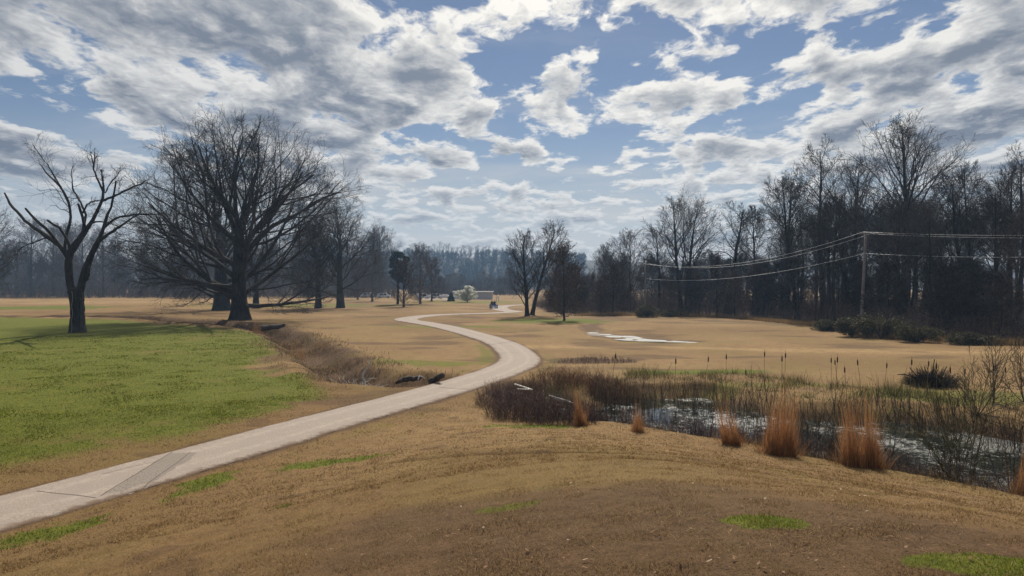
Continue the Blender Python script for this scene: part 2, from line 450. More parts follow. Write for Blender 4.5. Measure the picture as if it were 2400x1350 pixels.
def mat_bark(name, lo, hi, furrow=True):
    m, k, out = material(name)
    tc = k.n('ShaderNodeTexCoord').outputs['Object']
    rnd = k.n('ShaderNodeObjectInfo').outputs['Random']
    n = k.noise(k.vm('MULTIPLY', tc, (1, 1, 0.18)), 7.0, 5.0, 0.65)
    n2 = k.noise(tc, 0.5, 3.0, 0.5)
    c = k.mix(k.mr(n, 0.32, 0.68), lo, hi)
    c = k.mix(k.mr(n2, 0.4, 0.7, 0.0, 0.5), c, tuple(0.6 * a + 0.4 * b for a, b in zip(hi, (0.12, 0.12, 0.10))))
    c = k.mix(1.0, c, k.mix(rnd, (0.75, 0.75, 0.75), (1.2, 1.2, 1.2)), 'MULTIPLY')
    principled(k, out, c, 0.9, 0.15, bump(k, n, 0.8, 0.06) if furrow else None)
    return m

# ------------------------------------------------------------------ mesh helpers
def mesh_from(name, verts, faces_list, smooth=True, tint=None):
    """verts (n,3); faces_list: list of int arrays (m,3) or (m,4)"""
    me = bpy.data.meshes.new(name)
    verts = np.ascontiguousarray(verts, np.float32)
    me.vertices.add(len(verts)); me.vertices.foreach_set('co', verts.ravel())
    faces_list = [np.asarray(f, np.int32) for f in faces_list if len(f)]
    loops = np.concatenate([f.ravel() for f in faces_list]).astype(np.int32)
    sizes = np.concatenate([np.full(len(f), f.shape[1], np.int32) for f in faces_list])
    starts = np.concatenate([[0], np.cumsum(sizes)[:-1]]).astype(np.int32)
    me.loops.add(len(loops)); me.loops.foreach_set('vertex_index', loops)
    me.polygons.add(len(sizes)); me.polygons.foreach_set('loop_start', starts); me.polygons.foreach_set('loop_total', sizes)
    me.polygons.foreach_set('use_smooth', np.full(len(sizes), smooth, bool))
    me.update(calc_edges=True)
    if tint is not None:
        a = me.color_attributes.new('tint', 'FLOAT_COLOR', 'POINT')
        t = np.ones((len(verts), 4), np.float32); t[:, :3] = tint
        a.data.foreach_set('color', t.ravel())
    return me

def link(name, me, mat=None, parent=None, loc=None, rot=None, scale=None):
    o = bpy.data.objects.new(name, me)
    if me is not None and mat is not None and not me.materials: me.materials.append(mat)
    COL.objects.link(o)
    if parent is not None: o.parent = parent
    if loc is not None: o.location = [float(v) for v in loc]
    if rot is not None: o.rotation_euler = [float(v) for v in rot]
    if scale is not None: o.scale = (scale,) * 3 if isinstance(scale, (int, float)) else scale
    return o

def tag(o, label=None, cat=None, group=None, kind=None):
    if label: o['label'] = label
    if cat: o['category'] = cat
    if group: o['group'] = group
    if kind: o['kind'] = kind
    return o

def thing(name, label, cat, loc, rz=0.0, group=None, scale=None):
    o = link(name, None, None, None, loc, (0, 0, rz), scale)
    return tag(o, label, cat, group)

def tubes(P, R, S, cap=False):
    """P (n,k,3) centre lines, R (n,k) radii, S sides -> verts, quads"""
    n, k, _ = P.shape
    T = np.empty_like(P); T[:, 1:-1] = P[:, 2:] - P[:, :-2]; T[:, 0] = P[:, 1] - P[:, 0]; T[:, -1] = P[:, -1] - P[:, -2]
    T /= np.linalg.norm(T, axis=2, keepdims=True) + 1e-9
    ref = np.where(np.abs(T[:, :1, 2:3]) < 0.9, np.array([0, 0, 1.0]), np.array([1.0, 0, 0]))
    ref = np.broadcast_to(ref, P.shape)
    U = np.cross(T, ref); U /= np.linalg.norm(U, axis=2, keepdims=True) + 1e-9
    V = np.cross(T, U)
    if S == 2:
        ph = np.random.default_rng(n).uniform(0, PI, (n, 1, 1))
        D = U * np.cos(ph) + V * np.sin(ph)
        verts = np.stack([P - D * R[..., None], P + D * R[..., None]], 2).reshape(-1, 3)
        base = (np.arange(n)[:, None] * k + np.arange(k - 1)[None]) * 2
        base = base.reshape(-1)
        return verts, np.stack([base, base + 1, base + 3, base + 2], 1)
    ang = np.arange(S) * 2 * PI / S
    verts = P[:, :, None] + R[:, :, None, None] * (U[:, :, None] * np.cos(ang)[None, None, :, None] + V[:, :, None] * np.sin(ang)[None, None, :, None])
    idx = np.arange(n * k * S).reshape(n, k, S)
    a, b = idx[:, :-1], idx[:, 1:]
    q = np.stack([a, np.roll(a, -1, 2), np.roll(b, -1, 2), b], -1).reshape(-1, 4)
    return verts.reshape(-1, 3), q

def join(parts):
    vs, fs, off = [], [], 0
    for v, f in parts:
        vs.append(v); fs.append(f + off); off += len(v)
    return np.vstack(vs), fs

def box(x0, x1, y0, y1, z0, z1):
    v = np.array([(x, y, z) for z in (z0, z1) for y in (y0, y1) for x in (x0, x1)], float)
    f = np.array([(0, 2, 3, 1), (4, 5, 7, 6), (0, 1, 5, 4), (2, 6, 7, 3), (0, 4, 6, 2), (1, 3, 7, 5)])
    return v, f

# ------------------------------------------------------------------ ground sheet
def build_ground():
    kk = np.concatenate([np.arange(1.6, 20, 0.8), np.arange(20, 320, 1.2), np.arange(320, 730, 2.2)])
    d = np.concatenate([[0.5, 0.9], np.geomspace(1.3, 11.7, 170), (EYE * FPX / kk)[::-1]])
    a_in = np.linspace(-39, 39, 380)
    a_out = np.linspace(39, 321, 90)[1:-1]
    a = np.radians(np.concatenate([a_in, a_out]))
    A, D = np.meshgrid(a, d)
    X, Y = D * np.sin(A), D * np.cos(A)
    Z = terrain(X.ravel(), Y.ravel())
    far = np.hypot(X, Y).ravel()
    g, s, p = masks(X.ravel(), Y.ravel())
    verts = np.stack([X.ravel(), Y.ravel(), Z], 1)
    nr, nc = A.shape
    i = np.arange(nr * nc).reshape(nr, nc)
    q = np.stack([i[:-1], np.roll(i[:-1], -1, 1), np.roll(i[1:], -1, 1), i[1:]], -1).reshape(-1, 4)[:, ::-1]
    verts = np.vstack([verts, [[0, 0, tz(0, 0)]]])
    c = len(verts) - 1
    tri = np.stack([i[0], np.full(nc, c), np.roll(i[0], -1)], 1)
    me = mesh_from('ground', verts, [q, tri])
    at_ = me.color_attributes.new('mask', 'FLOAT_COLOR', 'POINT')
    mk = np.ones((len(verts), 4), np.float32)
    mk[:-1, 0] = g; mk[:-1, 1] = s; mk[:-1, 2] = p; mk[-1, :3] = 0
    at_.data.foreach_set('color', mk.ravel())
    tag(link('ground', me, mat_ground()), 'dormant tan and green turf of the golf course', kind='structure')
build_ground()

# ------------------------------------------------------------------ cart path
def mat_path():
    m, k, out = material('path_concrete')
    pos = k.n('ShaderNodeNewGeometry').outputs['Position']
    e = k.n('ShaderNodeAttribute', attribute_name='edge').outputs['Fac']
    n1 = k.noise(pos, 26.0, 5.0, 0.7); n2 = k.noise(pos, 1.3, 5.0, 0.6); n3 = k.noise(pos, 5.0, 4.0, 0.6)
    c = k.mix(k.mr(n1, 0.3, 0.7), (0.150, 0.121, 0.096), (0.325, 0.266, 0.214))
    c = k.mix(k.mr(n2, 0.40, 0.64, 0.0, 0.8), c, (0.225, 0.185, 0.155))
    c = k.mix(k.mr(n2, 0.2, 0.42, 0.45, 0.0), c, (0.355, 0.295, 0.24))
    band = k.mr(k.m('ABSOLUTE', k.m('SUBTRACT', e, 0.42)), 0.0, 0.2, 0.3, 0.0)
    c = k.mix(k.m('MULTIPLY', band, k.mr(n3, 0.35, 0.65)), c, (0.42, 0.35, 0.285))
    c = k.mix(k.mr(n1, 0.70, 0.78, 0.0, 0.6), c, (0.12, 0.09, 0.07))
    dirt = k.mr(k.m('ADD', e, k.m('MULTIPLY', k.m('SUBTRACT', k.m('ADD', n2, n3), 1.0), 0.55)), 0.80, 1.02)
    c = k.mix(dirt, c, (0.150, 0.098, 0.066))
    principled(k, out, c, 0.9, 0.2, bump(k, n1, 0.5, 0.012))
    return m

def path_frame(n=None):
    T = np.gradient(PATH, axis=0); T /= np.linalg.norm(T, axis=1, keepdims=True)
    return PATH, T, np.stack([-T[:, 1], T[:, 0]], 1)

def build_path():
    C, T, Nn = path_frame()
    far = sstep(C[:, 1], 60, 125)
    half = 1.36 + 0.45 * far
    us = np.linspace(-1, 1, 15)
    wl = 1 + 0.05 * (fbm(C[:, 0], C[:, 1], 1.3, 3, 3) - 0.5) * 2
    wr = 1 + 0.05 * (fbm(C[:, 0], C[:, 1], 1.3, 3, 4) - 0.5) * 2
    V, E = [], []
    for u in us:
        h = half * np.where(u < 0, wl, wr) * abs(u) * np.sign(u)
        p = C + Nn * h[:, None]
        zz = terrain(p[:, 0], p[:, 1], False) * 1.0
        zc = np.maximum(terrain(C[:, 0], C[:, 1], False), zz)
        V.append(np.column_stack([p, zc + 0.05 + 0.02 * (1 - u * u) - (0.03 if abs(u) > 0.99 else 0)])); E.append(np.full(len(C), abs(u)))
    V = np.array(V); E = np.array(E)
    nu, nl = V.shape[:2]
    # side skirts go down into the soil
    sk0, sk1 = V[0].copy(), V[-1].copy(); sk0[:, 2] -= 0.2; sk1[:, 2] -= 0.2
    V = np.concatenate([sk0[None], V, sk1[None]]); E = np.concatenate([E[:1], E, E[-1:]])
    i = np.arange(V.shape[0] * nl).reshape(V.shape[0], nl)
    q = np.stack([i[:-1, :-1], i[:-1, 1:], i[1:, 1:], i[1:, :-1]], -1).reshape(-1, 4)[:, ::-1]
    me = mesh_from('cart_path', V.reshape(-1, 3), [q])
    a = me.attributes.new('edge', 'FLOAT', 'POINT'); a.data.foreach_set('value', E.ravel().astype(np.float32))
    path = tag(link('cart_path', me, mat_path()), 'winding pale concrete cart path crossing the fairway', kind='structure')
    from mathutils.bvhtree import BVHTree
    bvh = BVHTree.FromPolygons([tuple(a) for a in V.reshape(-1, 3)], [tuple(int(b) for b in a) for a in q])
    def strip(name, pxs, w, lift, mat):
        c = spline([G(*p, 0.06) for p in pxs], 24)
        t = np.gradient(c, axis=0); t /= np.linalg.norm(t, axis=1, keepdims=True); nn = np.stack([-t[:, 1], t[:, 0]], 1)
        jit = 1 + 0.5 * (fbm(c[:, 0] * 3, c[:, 1] * 3, 0.6, 3, 8) - 0.5)
        l = c + nn * (w / 2 * jit)[:, None]; r = c - nn * (w / 2 * jit)[:, None]
        rows = []
        for p in (l, c, r):
            zz = []
            for a in p:
                h = bvh.ray_cast(Vector((float(a[0]), float(a[1]), 3.0)), Vector((0, 0, -1)))
                zz.append(h[0].z + lift * 0.5 if h[0] is not None else 0.0)
            rows.append(np.column_stack([p, zz]))
        v = np.array(rows); ii = np.arange(v.shape[0] * v.shape[1]).reshape(v.shape[:2])
        qq = np.stack([ii[:-1, :-1], ii[:-1, 1:], ii[1:, 1:], ii[1:, :-1]], -1).reshape(-1, 4)
        return link(name, mesh_from(name, v.reshape(-1, 3), [qq]), mat, path)
    grey = mat_plain('patch_asphalt', (0.180, 0.150, 0.124), 0.95, 0.5, 40.0, 0.15)
    dark = mat_plain('crack_filler', (0.10, 0.08, 0.066), 0.95, 0.3, 20.0, 0.1)
    pt = strip('trench_patch', [(283, 1157), (315, 1137), (350, 1114), (395, 1086), (432, 1062)], 0.8, 0.008, grey); pt['label'] = 'darker grey trench patch across the path'
    strip('crack', [(238, 1164), (262, 1148), (330, 1106), (404, 1059)], 0.03, 0.011, dark)
    strip('crack', [(320, 1156), (334, 1145), (372, 1116), (420, 1082), (446, 1060)], 0.03, 0.011, dark)
    strip('crack', [(86, 1152), (130, 1158), (180, 1163), (226, 1170)], 0.028, 0.009, dark)
    strip('crack', [(240, 1112), (290, 1100), (345, 1087), (395, 1080)], 0.018, 0.009, dark)
    strip('crack', [(1140, 810), (1165, 806), (1190, 802), (1208, 799)], 0.10, 0.009, dark)
    strip('crack', [(1172, 828), (1195, 826), (1215, 827)], 0.05, 0.009, dark)
    strip('crack', [(1030, 908), (1065, 911), (1100, 912)], 0.05, 0.009, dark)
build_path()

# ------------------------------------------------------------------ water
def mat_water(name, scum, ripple=0.10, rdist=0.05, rough=0.03, rscale=1.6):
    m, k, out = material(name)
    pos = k.n('ShaderNodeNewGeometry').outputs['Position']
    n = k.noise(k.vm('MULTIPLY', pos, (1, 0.45, 1)), rscale, 4.0, 0.55)
    w = k.n('ShaderNodeBsdfPrincipled')
    w.inputs['Base Color'].default_value = (0.014, 0.017, 0.013, 1); w.inputs['Roughness'].default_value = rough; w.inputs['IOR'].default_value = 1.33
    k.put(w.inputs['Normal'], bump(k, n, ripple, rdist))
    if scum:
        c1 = k.noise(k.vm('MULTIPLY', pos, (1, 0.6, 1)), 0.42, 5.0, 0.62)
        c2 = k.noise(pos, 5.5, 5.0, 0.7)
        f = k.mr(k.m('ADD', c1, k.m('MULTIPLY', k.m('SUBTRACT', c2, 0.5), 0.55)), 0.49, 0.66)
        s = k.n('ShaderNodeBsdfPrincipled')
        k.put(s.inputs['Base Color'], k.mix(k.mr(c2, 0.35, 0.65), (0.07, 0.075, 0.06), (0.16, 0.16, 0.14)))
        s.inputs['Roughness'].default_value = 0.34; s.inputs['Specular IOR Level'].default_value = 0.75
        k.put(s.inputs['Normal'], bump(k, c2, 0.3, 0.02))
        mx = k.n('ShaderNodeMixShader'); k.put(mx.inputs[0], f); k.put(mx.inputs[1], w.outputs[0]); k.put(mx.inputs[2], s.outputs[0])
        k.put(out.inputs['Surface'], mx.outputs[0])
    else:
        k.put(out.inputs['Surface'], w.outputs[0])
    return m

def sheet(name, x0, x1, y0, y1, z, mat, label):
    v = np.array([(x0, y0, z), (x1, y0, z), (x1, y1, z), (x0, y1, z)], float)
    return tag(link(name, mesh_from(name, v, [np.array([[0, 1, 2, 3]])]), mat), label, kind='structure')
def water_poly(name, poly, grow, z, mat, label):
    P = np.asarray(poly); c = P.mean(0); d = P - c
    P2 = c + d * (1 + grow / np.maximum(np.linalg.norm(d, axis=1, keepdims=True), 0.5))
    v = np.column_stack([np.vstack([P2, c]), np.full(len(P2) + 1, z)])
    n = len(P2); f = np.array([(i, (i + 1) % n, n) for i in range(n)])
    if np.cross(P2[1] - P2[0], c - P2[0]) < 0: f = f[:, ::-1]
    return tag(link(name, mesh_from(name, v, [f], False), mat), label, kind='structure')
water_poly('pond_water', POND, 1.6, WATER_Z, mat_water('pond', True), 'still scummy pond water reflecting sky and trees')
def build_puddle():
    sp = [G(1378, 765), G(1395, 752), G(1410, 776), G(1480, 790), G(1560, 794), G(1640, 798)]
    c = spline(sp, 40); zz = np.array([tz(*p) for p in c])
    t = np.gradient(c, axis=0); t /= np.linalg.norm(t, axis=1, keepdims=True); nn = np.stack([-t[:, 1], t[:, 0]], 1)
    wd = np.interp(np.linspace(0, 1, 40), [0, .2, .3, .5, .8, 1], [1.0, 0.8, 1.3, 2.4, 2.2, 0.3])
    zl = float(np.median(zz)) - 0.035
    v = np.concatenate([np.column_stack([c + nn * wd[:, None], np.full(40, zl)]), np.column_stack([c - nn * wd[:, None], np.full(40, zl)])])
    i = np.arange(39); q = np.stack([i, i + 1, i + 41, i + 40], 1)
    tag(link('puddle_water', mesh_from('puddle_water', v, [q], False), mat_water('puddle', False, 1.0, 0.12, 0.5, 5.0)), 'bright shallow water lying in the far fairway hollow', kind='structure')
build_puddle()

# ------------------------------------------------------------------ trees
BARK_OAK = mat_bark('bark_oak', (0.012, 0.010, 0.009), (0.045, 0.037, 0.031))
BARK_WOOD = mat_bark('bark_wood', (0.010, 0.009, 0.008), (0.042, 0.035, 0.030))
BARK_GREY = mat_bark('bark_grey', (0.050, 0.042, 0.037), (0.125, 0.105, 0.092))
TWIG_OAK = mat_bark('twig_oak', (0.020, 0.016, 0.013), (0.052, 0.042, 0.033), False)
TWIG_WOOD = mat_bark('twig_wood', (0.022, 0.017, 0.014), (0.060, 0.047, 0.037), False)
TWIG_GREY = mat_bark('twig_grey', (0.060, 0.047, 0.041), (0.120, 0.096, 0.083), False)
TWIG_RUST = mat_bark('twig_rust', (0.045, 0.029, 0.021), (0.105, 0.068, 0.046), False)

def unit(v):
    return v / (np.linalg.norm(v, axis=-1, keepdims=True) + 1e-9)

def ellipsoid_exit(p, d, c, r):
    a = (p - c) / r; b = d / r
    A = (b * b).sum(-1); Bq = (a * b).sum(-1); Cq = (a * a).sum(-1) - 1
    disc = np.sqrt(np.maximum(Bq * Bq - A * Cq, 0))
    return np.maximum((-Bq + disc) / A, 0.0)

def grow_children(P, R, L, spec, rng, env, first):
    n, K, _ = P.shape
    c = spec['n']
    idx = np.repeat(np.arange(n), c)
    t0, t1 = spec['t']
    j = np.tile(np.arange(c), n)
    t = t0 + (t1 - t0) * (j + rng.uniform(0, 1, n * c)) / c
    if first and spec.get('bias'): t = t0 + (t1 - t0) * ((j + rng.uniform(0, 1, n * c)) / c) ** spec['bias']
    f = t * (K - 1); i0 = np.clip(f.astype(int), 0, K - 2); fr = (f - i0)[:, None]
    p = P[idx, i0] * (1 - fr) + P[idx, i0 + 1] * fr
    r = R[idx, i0] * (1 - fr[:, 0]) + R[idx, i0 + 1] * fr[:, 0]
    T = unit(P[idx, i0 + 1] - P[idx, i0])
    ref = np.where(np.abs(T[:, 2:3]) < 0.9, np.array([0, 0, 1.0]), np.array([1.0, 0, 0]))
    U = unit(np.cross(T, ref)); V = np.cross(T, U)
    az = (j * 2.39996 + rng.uniform(0, 6.28, n)[idx] + rng.normal(0, 0.5, n * c))
    a0, a1 = spec['ang']
    ang = np.radians(a0 + (a1 - a0) * (t - t0) / max(t1 - t0, 1e-6) + rng.normal(0, spec.get('angj', 8), n * c))
    d = T * np.cos(ang)[:, None] + (U * np.cos(az)[:, None] + V * np.sin(az)[:, None]) * np.sin(ang)[:, None]
    d = unit(d + np.array([0, 0, 1.0]) * spec.get('up0', 0))
    ex = ellipsoid_exit(p, d, env[0], env[1])
    if spec.get('fill'):
        Ln = ex * rng.uniform(spec['fill'][0], spec['fill'][1], n * c)
    else:
        Ln = np.minimum(L[idx] * spec['len'] * (1.15 - 0.5 * t) * rng.uniform(0.65, 1.25, n * c), ex * 1.0 + spec.get('over', 0.5) * rng.uniform(0.4, 1.2, n * c))
    Ln = np.maximum(Ln, 0.12)
    rr = np.minimum(r * spec['rad'] * rng.uniform(0.8, 1.15, n * c), r * 0.9)
    if spec.get('rlen'): rr = np.minimum(rr, Ln * spec['rlen'])
    rr = np.maximum(rr, spec.get('rmin', 0.006))
    K2 = spec['k']
    Q = np.empty((n * c, K2, 3)); Q[:, 0] = p
    step = (Ln / (K2 - 1))[:, None]
    for q in range(1, K2):
        w = spec.get('wig', 0.12)
        d = unit(d + rng.normal(0, w, d.shape) + np.array([0, 0, 1.0]) * spec.get('up', 0.05))
        Q[:, q] = Q[:, q - 1] + d * step
    zmin = spec.get('zmin', 0.6)
    Q[:, :, 2] = np.where(Q[:, :, 2] < zmin, zmin + (Q[:, :, 2] - zmin) * 0.15, Q[:, :, 2])
    tt = np.linspace(0, 1, K2)[None]
    RR = np.maximum(rr[:, None] * (1 - (1 - spec.get('tip', 0.3)) * tt), spec.get('rmin', 0.006))
    return Q, RR, Ln

def make_tree(name, seed, H, r0, levels, env, lean=(0, 0), flare=1.9, trunk_k=12, trunk_wig=0.03, bark=None, twig=None, stems=None, trunk_top=0.12):
    rng = np.random.default_rng(seed)
    K = trunk_k
    tt = np.linspace(0, 1, K) ** 1.25
    stems = stems or [(0, 0, lean[0], lean[1], 1.0)]
    P, R = [], []
    for sx, sy, lx, ly, sc in stems:
        wig = np.cumsum(rng.normal(0, trunk_wig, (K, 2)), axis=0) * H / K; wig -= wig[0]
        z = tt * H * sc
        P.append(np.column_stack([sx + lx * tt + wig[:, 0], sy + ly * tt + wig[:, 1], z - 0.25]))
        R.append(r0 * sc * (trunk_top + (1 - trunk_top) * (1 - tt) ** 0.9) * (1 + (flare - 1) * np.exp(-z / (r0 * 1.3))))
    P, R = np.array(P), np.array(R)
    L = np.full(len(P), H)
    tv, tq = tubes(P, R, 10)
    # buttressed base
    ang = np.arctan2(tv[:, 1], tv[:, 0]); amt = np.exp(-np.maximum(tv[:, 2], 0) / (r0 * 1.1)) * 0.22
    if len(stems) == 1: tv[:, :2] *= (1 + amt * np.sin(ang * 5 + seed))[:, None]
    trunk = mesh_from(name + '_trunk', tv, [tq])
    trunk.materials.append(bark)
    parts = []
    env = (np.array(env[0], float), np.array(env[1], float))
    for li, sp in enumerate(levels):
        P, R, L = grow_children(P, R, L, sp, rng, env, li == 0)
        if sp.get('keep'):
            m = rng.uniform(0, 1, len(P)) < sp['keep']; P, R, L = P[m], R[m], L[m]
        parts.append(tubes(P, R, sp['s']))
    v, f = join(parts)
    crown = mesh_from(name + '_crown', v, f)
    crown.materials.append(twig)
    return trunk, crown

TREES = {}
def place_tree(kind, name, label, x, y, rz=0.0, sc=1.0, group=None, sz=None, cat='tree', dz=0.0):
    tr, cr = TREES[kind]
    t = thing(name, label, cat, (x, y, tz(x, y) - 0.05 + dz), rz, group)
    t.scale = (sc, sc, sz if sz else sc)
    link('trunk', tr, None, t); link('crown', cr, None, t)
    return t

def oak(seed, H, W_, r0, nl=14, dens=1.0, low=0.2):
    return make_tree('oak%d' % seed, seed, H * 0.50, r0, [
        dict(n=nl, t=(low, 1.0), bias=0.9, ang=(82, 20), angj=11, up0=0.02, fill=(0.55, 0.88), rad=0.62, rlen=0.026, k=11, wig=0.10, up=0.03, s=7, tip=0.25, rmin=0.05),
        dict(n=6, t=(0.10, 0.98), ang=(38, 30), angj=10, fill=(0.6, 0.97), rad=0.62, rlen=0.015, k=9, wig=0.11, up=0.035, s=5, tip=0.25, rmin=0.03, zmin=1.2),
        dict(n=int(9 * dens), t=(0.15, 0.98), ang=(48, 36), len=0.40, rad=0.6, rlen=0.013, k=6, wig=0.15, up=0.04, s=3, tip=0.3, rmin=0.015, over=1.6, zmin=1.0),
        dict(n=int(7 * dens), t=(0.15, 0.98), ang=(48, 36), len=0.50, rad=0.6, k=4, wig=0.16, up=0.04, s=3, tip=0.4, rmin=0.011, over=1.2, zmin=0.9),
        dict(n=4, t=(0.12, 1.0), ang=(46, 34), len=0.6, rad=0.6, k=3, wig=0.17, up=0.03, s=2, tip=0.5, rmin=0.009, over=0.9, zmin=0.8),
    ], ((0, 0, H * 0.44), (W_, W_, H * 0.56)), bark=BARK_OAK, twig=TWIG_OAK, flare=1.35, trunk_top=0.5)

def woodland(seed, H, W_, r0, lean=(0, 0), bare=0.42, nl=17, stems=None, twig=None, bark=None, angs=(60, 24), dens=1.0):
    return make_tree('wood%d' % seed, seed, H * 0.92, r0, [
        dict(n=nl, t=(bare, 0.97), ang=angs, angj=9, up0=0.1, fill=(0.66, 0.96), rad=0.5, rlen=0.016, k=8, wig=0.12, up=0.03, s=5, tip=0.2, rmin=0.022),
        dict(n=int(8 * dens), t=(0.2, 0.98), ang=(42, 30), len=0.5, rad=0.6, k=5, wig=0.14, up=0.05, s=3, tip=0.35, rmin=0.015, over=1.1),
        dict(n=int(7 * dens), t=(0.15, 1.0), ang=(42, 32), len=0.5, rad=0.62, k=4, wig=0.15, up=0.05, s=3, tip=0.45, rmin=0.012, over=1.0),
        dict(n=4, t=(0.15, 1.0), ang=(40, 32), len=0.6, rad=0.7, k=2, wig=0.12, up=0.05, s=2, tip=0.6, rmin=0.012, over=0.7),
    ], ((lean[0] * 0.7, lean[1] * 0.7, H * (0.5 + bare * 0.42)), (W_, W_, H * (0.5 - bare * 0.42) * 1.02)), lean=lean, bark=bark or BARK_WOOD, twig=twig or TWIG_WOOD, flare=1.5, trunk_wig=0.07, stems=stems)

def thicket_tree(seed, H, W_, r0, twig, bark, nl=26):
    """bushy understorey or far tree with branches nearly to the ground"""
    return make_tree('thicket%d' % seed, seed, H * 0.9, r0, [
        dict(n=nl, t=(0.06, 0.97), ang=(66, 26), angj=10, up0=0.1, fill=(0.7, 1.0), rad=0.5, rlen=0.016, k=6, wig=0.1, up=0.07, s=4, tip=0.25, rmin=0.03),
        dict(n=8, t=(0.15, 0.98), ang=(46, 32), len=0.5, rad=0.6, k=4, wig=0.12, up=0.08, s=3, tip=0.4, rmin=0.024, over=0.6),
        dict(n=7, t=(0.12, 1.0), ang=(46, 34), len=0.5, rad=0.7, k=3, wig=0.14, up=0.06, s=2, tip=0.5, rmin=0.022, over=0.8),
        dict(n=3, t=(0.2, 1.0), ang=(42, 34), len=0.6, rad=0.8, k=2, wig=0.1, up=0.05, s=2, tip=0.7, rmin=0.02, over=0.8),
    ], ((0, 0, H * 0.52), (W_, W_, H * 0.5)), bark=bark, twig=twig, flare=1.5, trunk_wig=0.05)

TREES['oak_a'] = oak(3, 27.0, 17.5, 1.1, 20, 1.0, 0.2)
TREES['oak_b'] = oak(8, 27.0, 17.0, 1.3, 11, 0.9, 0.2)
TREES['oak_c'] = oak(14, 23.0, 10.5, 0.8, 13, 0.9, 0.3)
TREES['wood_a'] = woodland(21, 22.0, 5.2, 0.44, (0.6, 0), 0.45, 20)
TREES['wood_b'] = woodland(22, 24.0, 4.6, 0.39, (-0.8, 0.5), 0.5, 20)
TREES['wood_c'] = woodland(23, 20.0, 4.2, 0.34, (1.0, 0), 0.40, 22)
TREES['wood_d'] = woodland(24, 18.0, 3.6, 0.29, (-0.5, 0), 0.35, 22)
TREES['wood_e'] = woodland(25, 21.0, 4.0, 0.31, (1.4, 0.8), 0.48, 18)
TREES['broad'] = woodland(26, 26.0, 9.5, 0.55, (0.3, 0), 0.28, 34, angs=(58, 20))
TREES['vase'] = woodland(27, 20.0, 6.8, 0.42, (0, 0), 0.32, 15, stems=[(-0.7, 0, -1.2, 0, 1.0), (0.75, 0.3, 1.7, 0.5, 0.93)], angs=(54, 24))
TREES['crook'] = woodland(28, 19.0, 5.6, 0.50, (2.0, 0), 0.36, 20, angs=(74, 34))
TREES['pair_a'] = woodland(29, 13.2, 4.2, 0.34, (-0.6, 0), 0.16, 24, angs=(54, 22), dens=0.9)
TREES['pair_b'] = woodland(30, 15.0, 4.6, 0.36, (3.6, 0), 0.26, 22, angs=(54, 22), dens=0.9)
TREES['under_a'] = thicket_tree(41, 11.0, 3.6, 0.17, TWIG_RUST, BARK_WOOD)
TREES['under_b'] = thicket_tree(42, 9.0, 3.2, 0.13, TWIG_WOOD, BARK_WOOD)
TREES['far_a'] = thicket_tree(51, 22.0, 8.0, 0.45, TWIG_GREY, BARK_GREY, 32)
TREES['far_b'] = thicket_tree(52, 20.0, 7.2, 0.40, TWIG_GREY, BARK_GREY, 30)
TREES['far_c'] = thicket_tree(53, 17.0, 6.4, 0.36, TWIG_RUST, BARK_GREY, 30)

rg = random.Random(5)
# ---- the old oaks on the left
def put(kind, name, label, px, py=None, depth=None, **kw):
    p = G(px, py) if depth is None else at(px, depth)
    return place_tree(kind, name, label, float(p[0]), float(p[1]), **kw)
put('oak_a', 'oak_tree', 'huge spreading bare oak with thick dark trunk, nearest of the oak cluster', 562, 752, rz=0.4, group='old oaks beside the fairway')
put('oak_b', 'oak_tree', 'very thick trunked bare oak just behind the huge spreading oak', 519, 727, rz=2.1, group='old oaks beside the fairway', sc=1.12)
put('oak_c', 'oak_tree', 'slimmer bare oak with thin trunk behind the huge spreading oak', 600, 722, rz=1.2, group='old oaks beside the fairway', sc=0.8)
put('oak_c', 'oak_tree', 'bare oak with short forked trunk between huge oak and round crowned oak', 746, 722, rz=4.0, group='old oaks beside the fairway', sc=0.85)
put('oak_c', 'oak_tree', 'round crowned bare oak, last oak before the cart path bend', 797, 722, rz=2.6, group='old oaks beside the fairway', sc=1.0)
put('oak_c', 'oak_tree', 'bare oak cut off by the left edge, only branch tips showing', -150, depth=84, rz=0.9, group='old oaks beside the fairway', sc=0.9)

# ---- far tree line behind the oaks
far_label = 'grey bare tree in the hazy tree line behind the oaks'
i = 0
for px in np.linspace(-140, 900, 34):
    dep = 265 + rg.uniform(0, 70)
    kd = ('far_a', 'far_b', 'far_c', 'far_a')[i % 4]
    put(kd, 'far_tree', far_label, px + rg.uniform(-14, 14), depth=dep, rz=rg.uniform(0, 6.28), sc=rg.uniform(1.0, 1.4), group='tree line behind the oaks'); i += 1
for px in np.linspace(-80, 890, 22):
    put(('far_c', 'far_b')[i % 2], 'far_tree', far_label, px + rg.uniform(-20, 20), depth=rg.uniform(345, 400), rz=rg.uniform(0, 6.28), sc=rg.uniform(0.9, 1.15), group='tree line behind the oaks'); i += 1
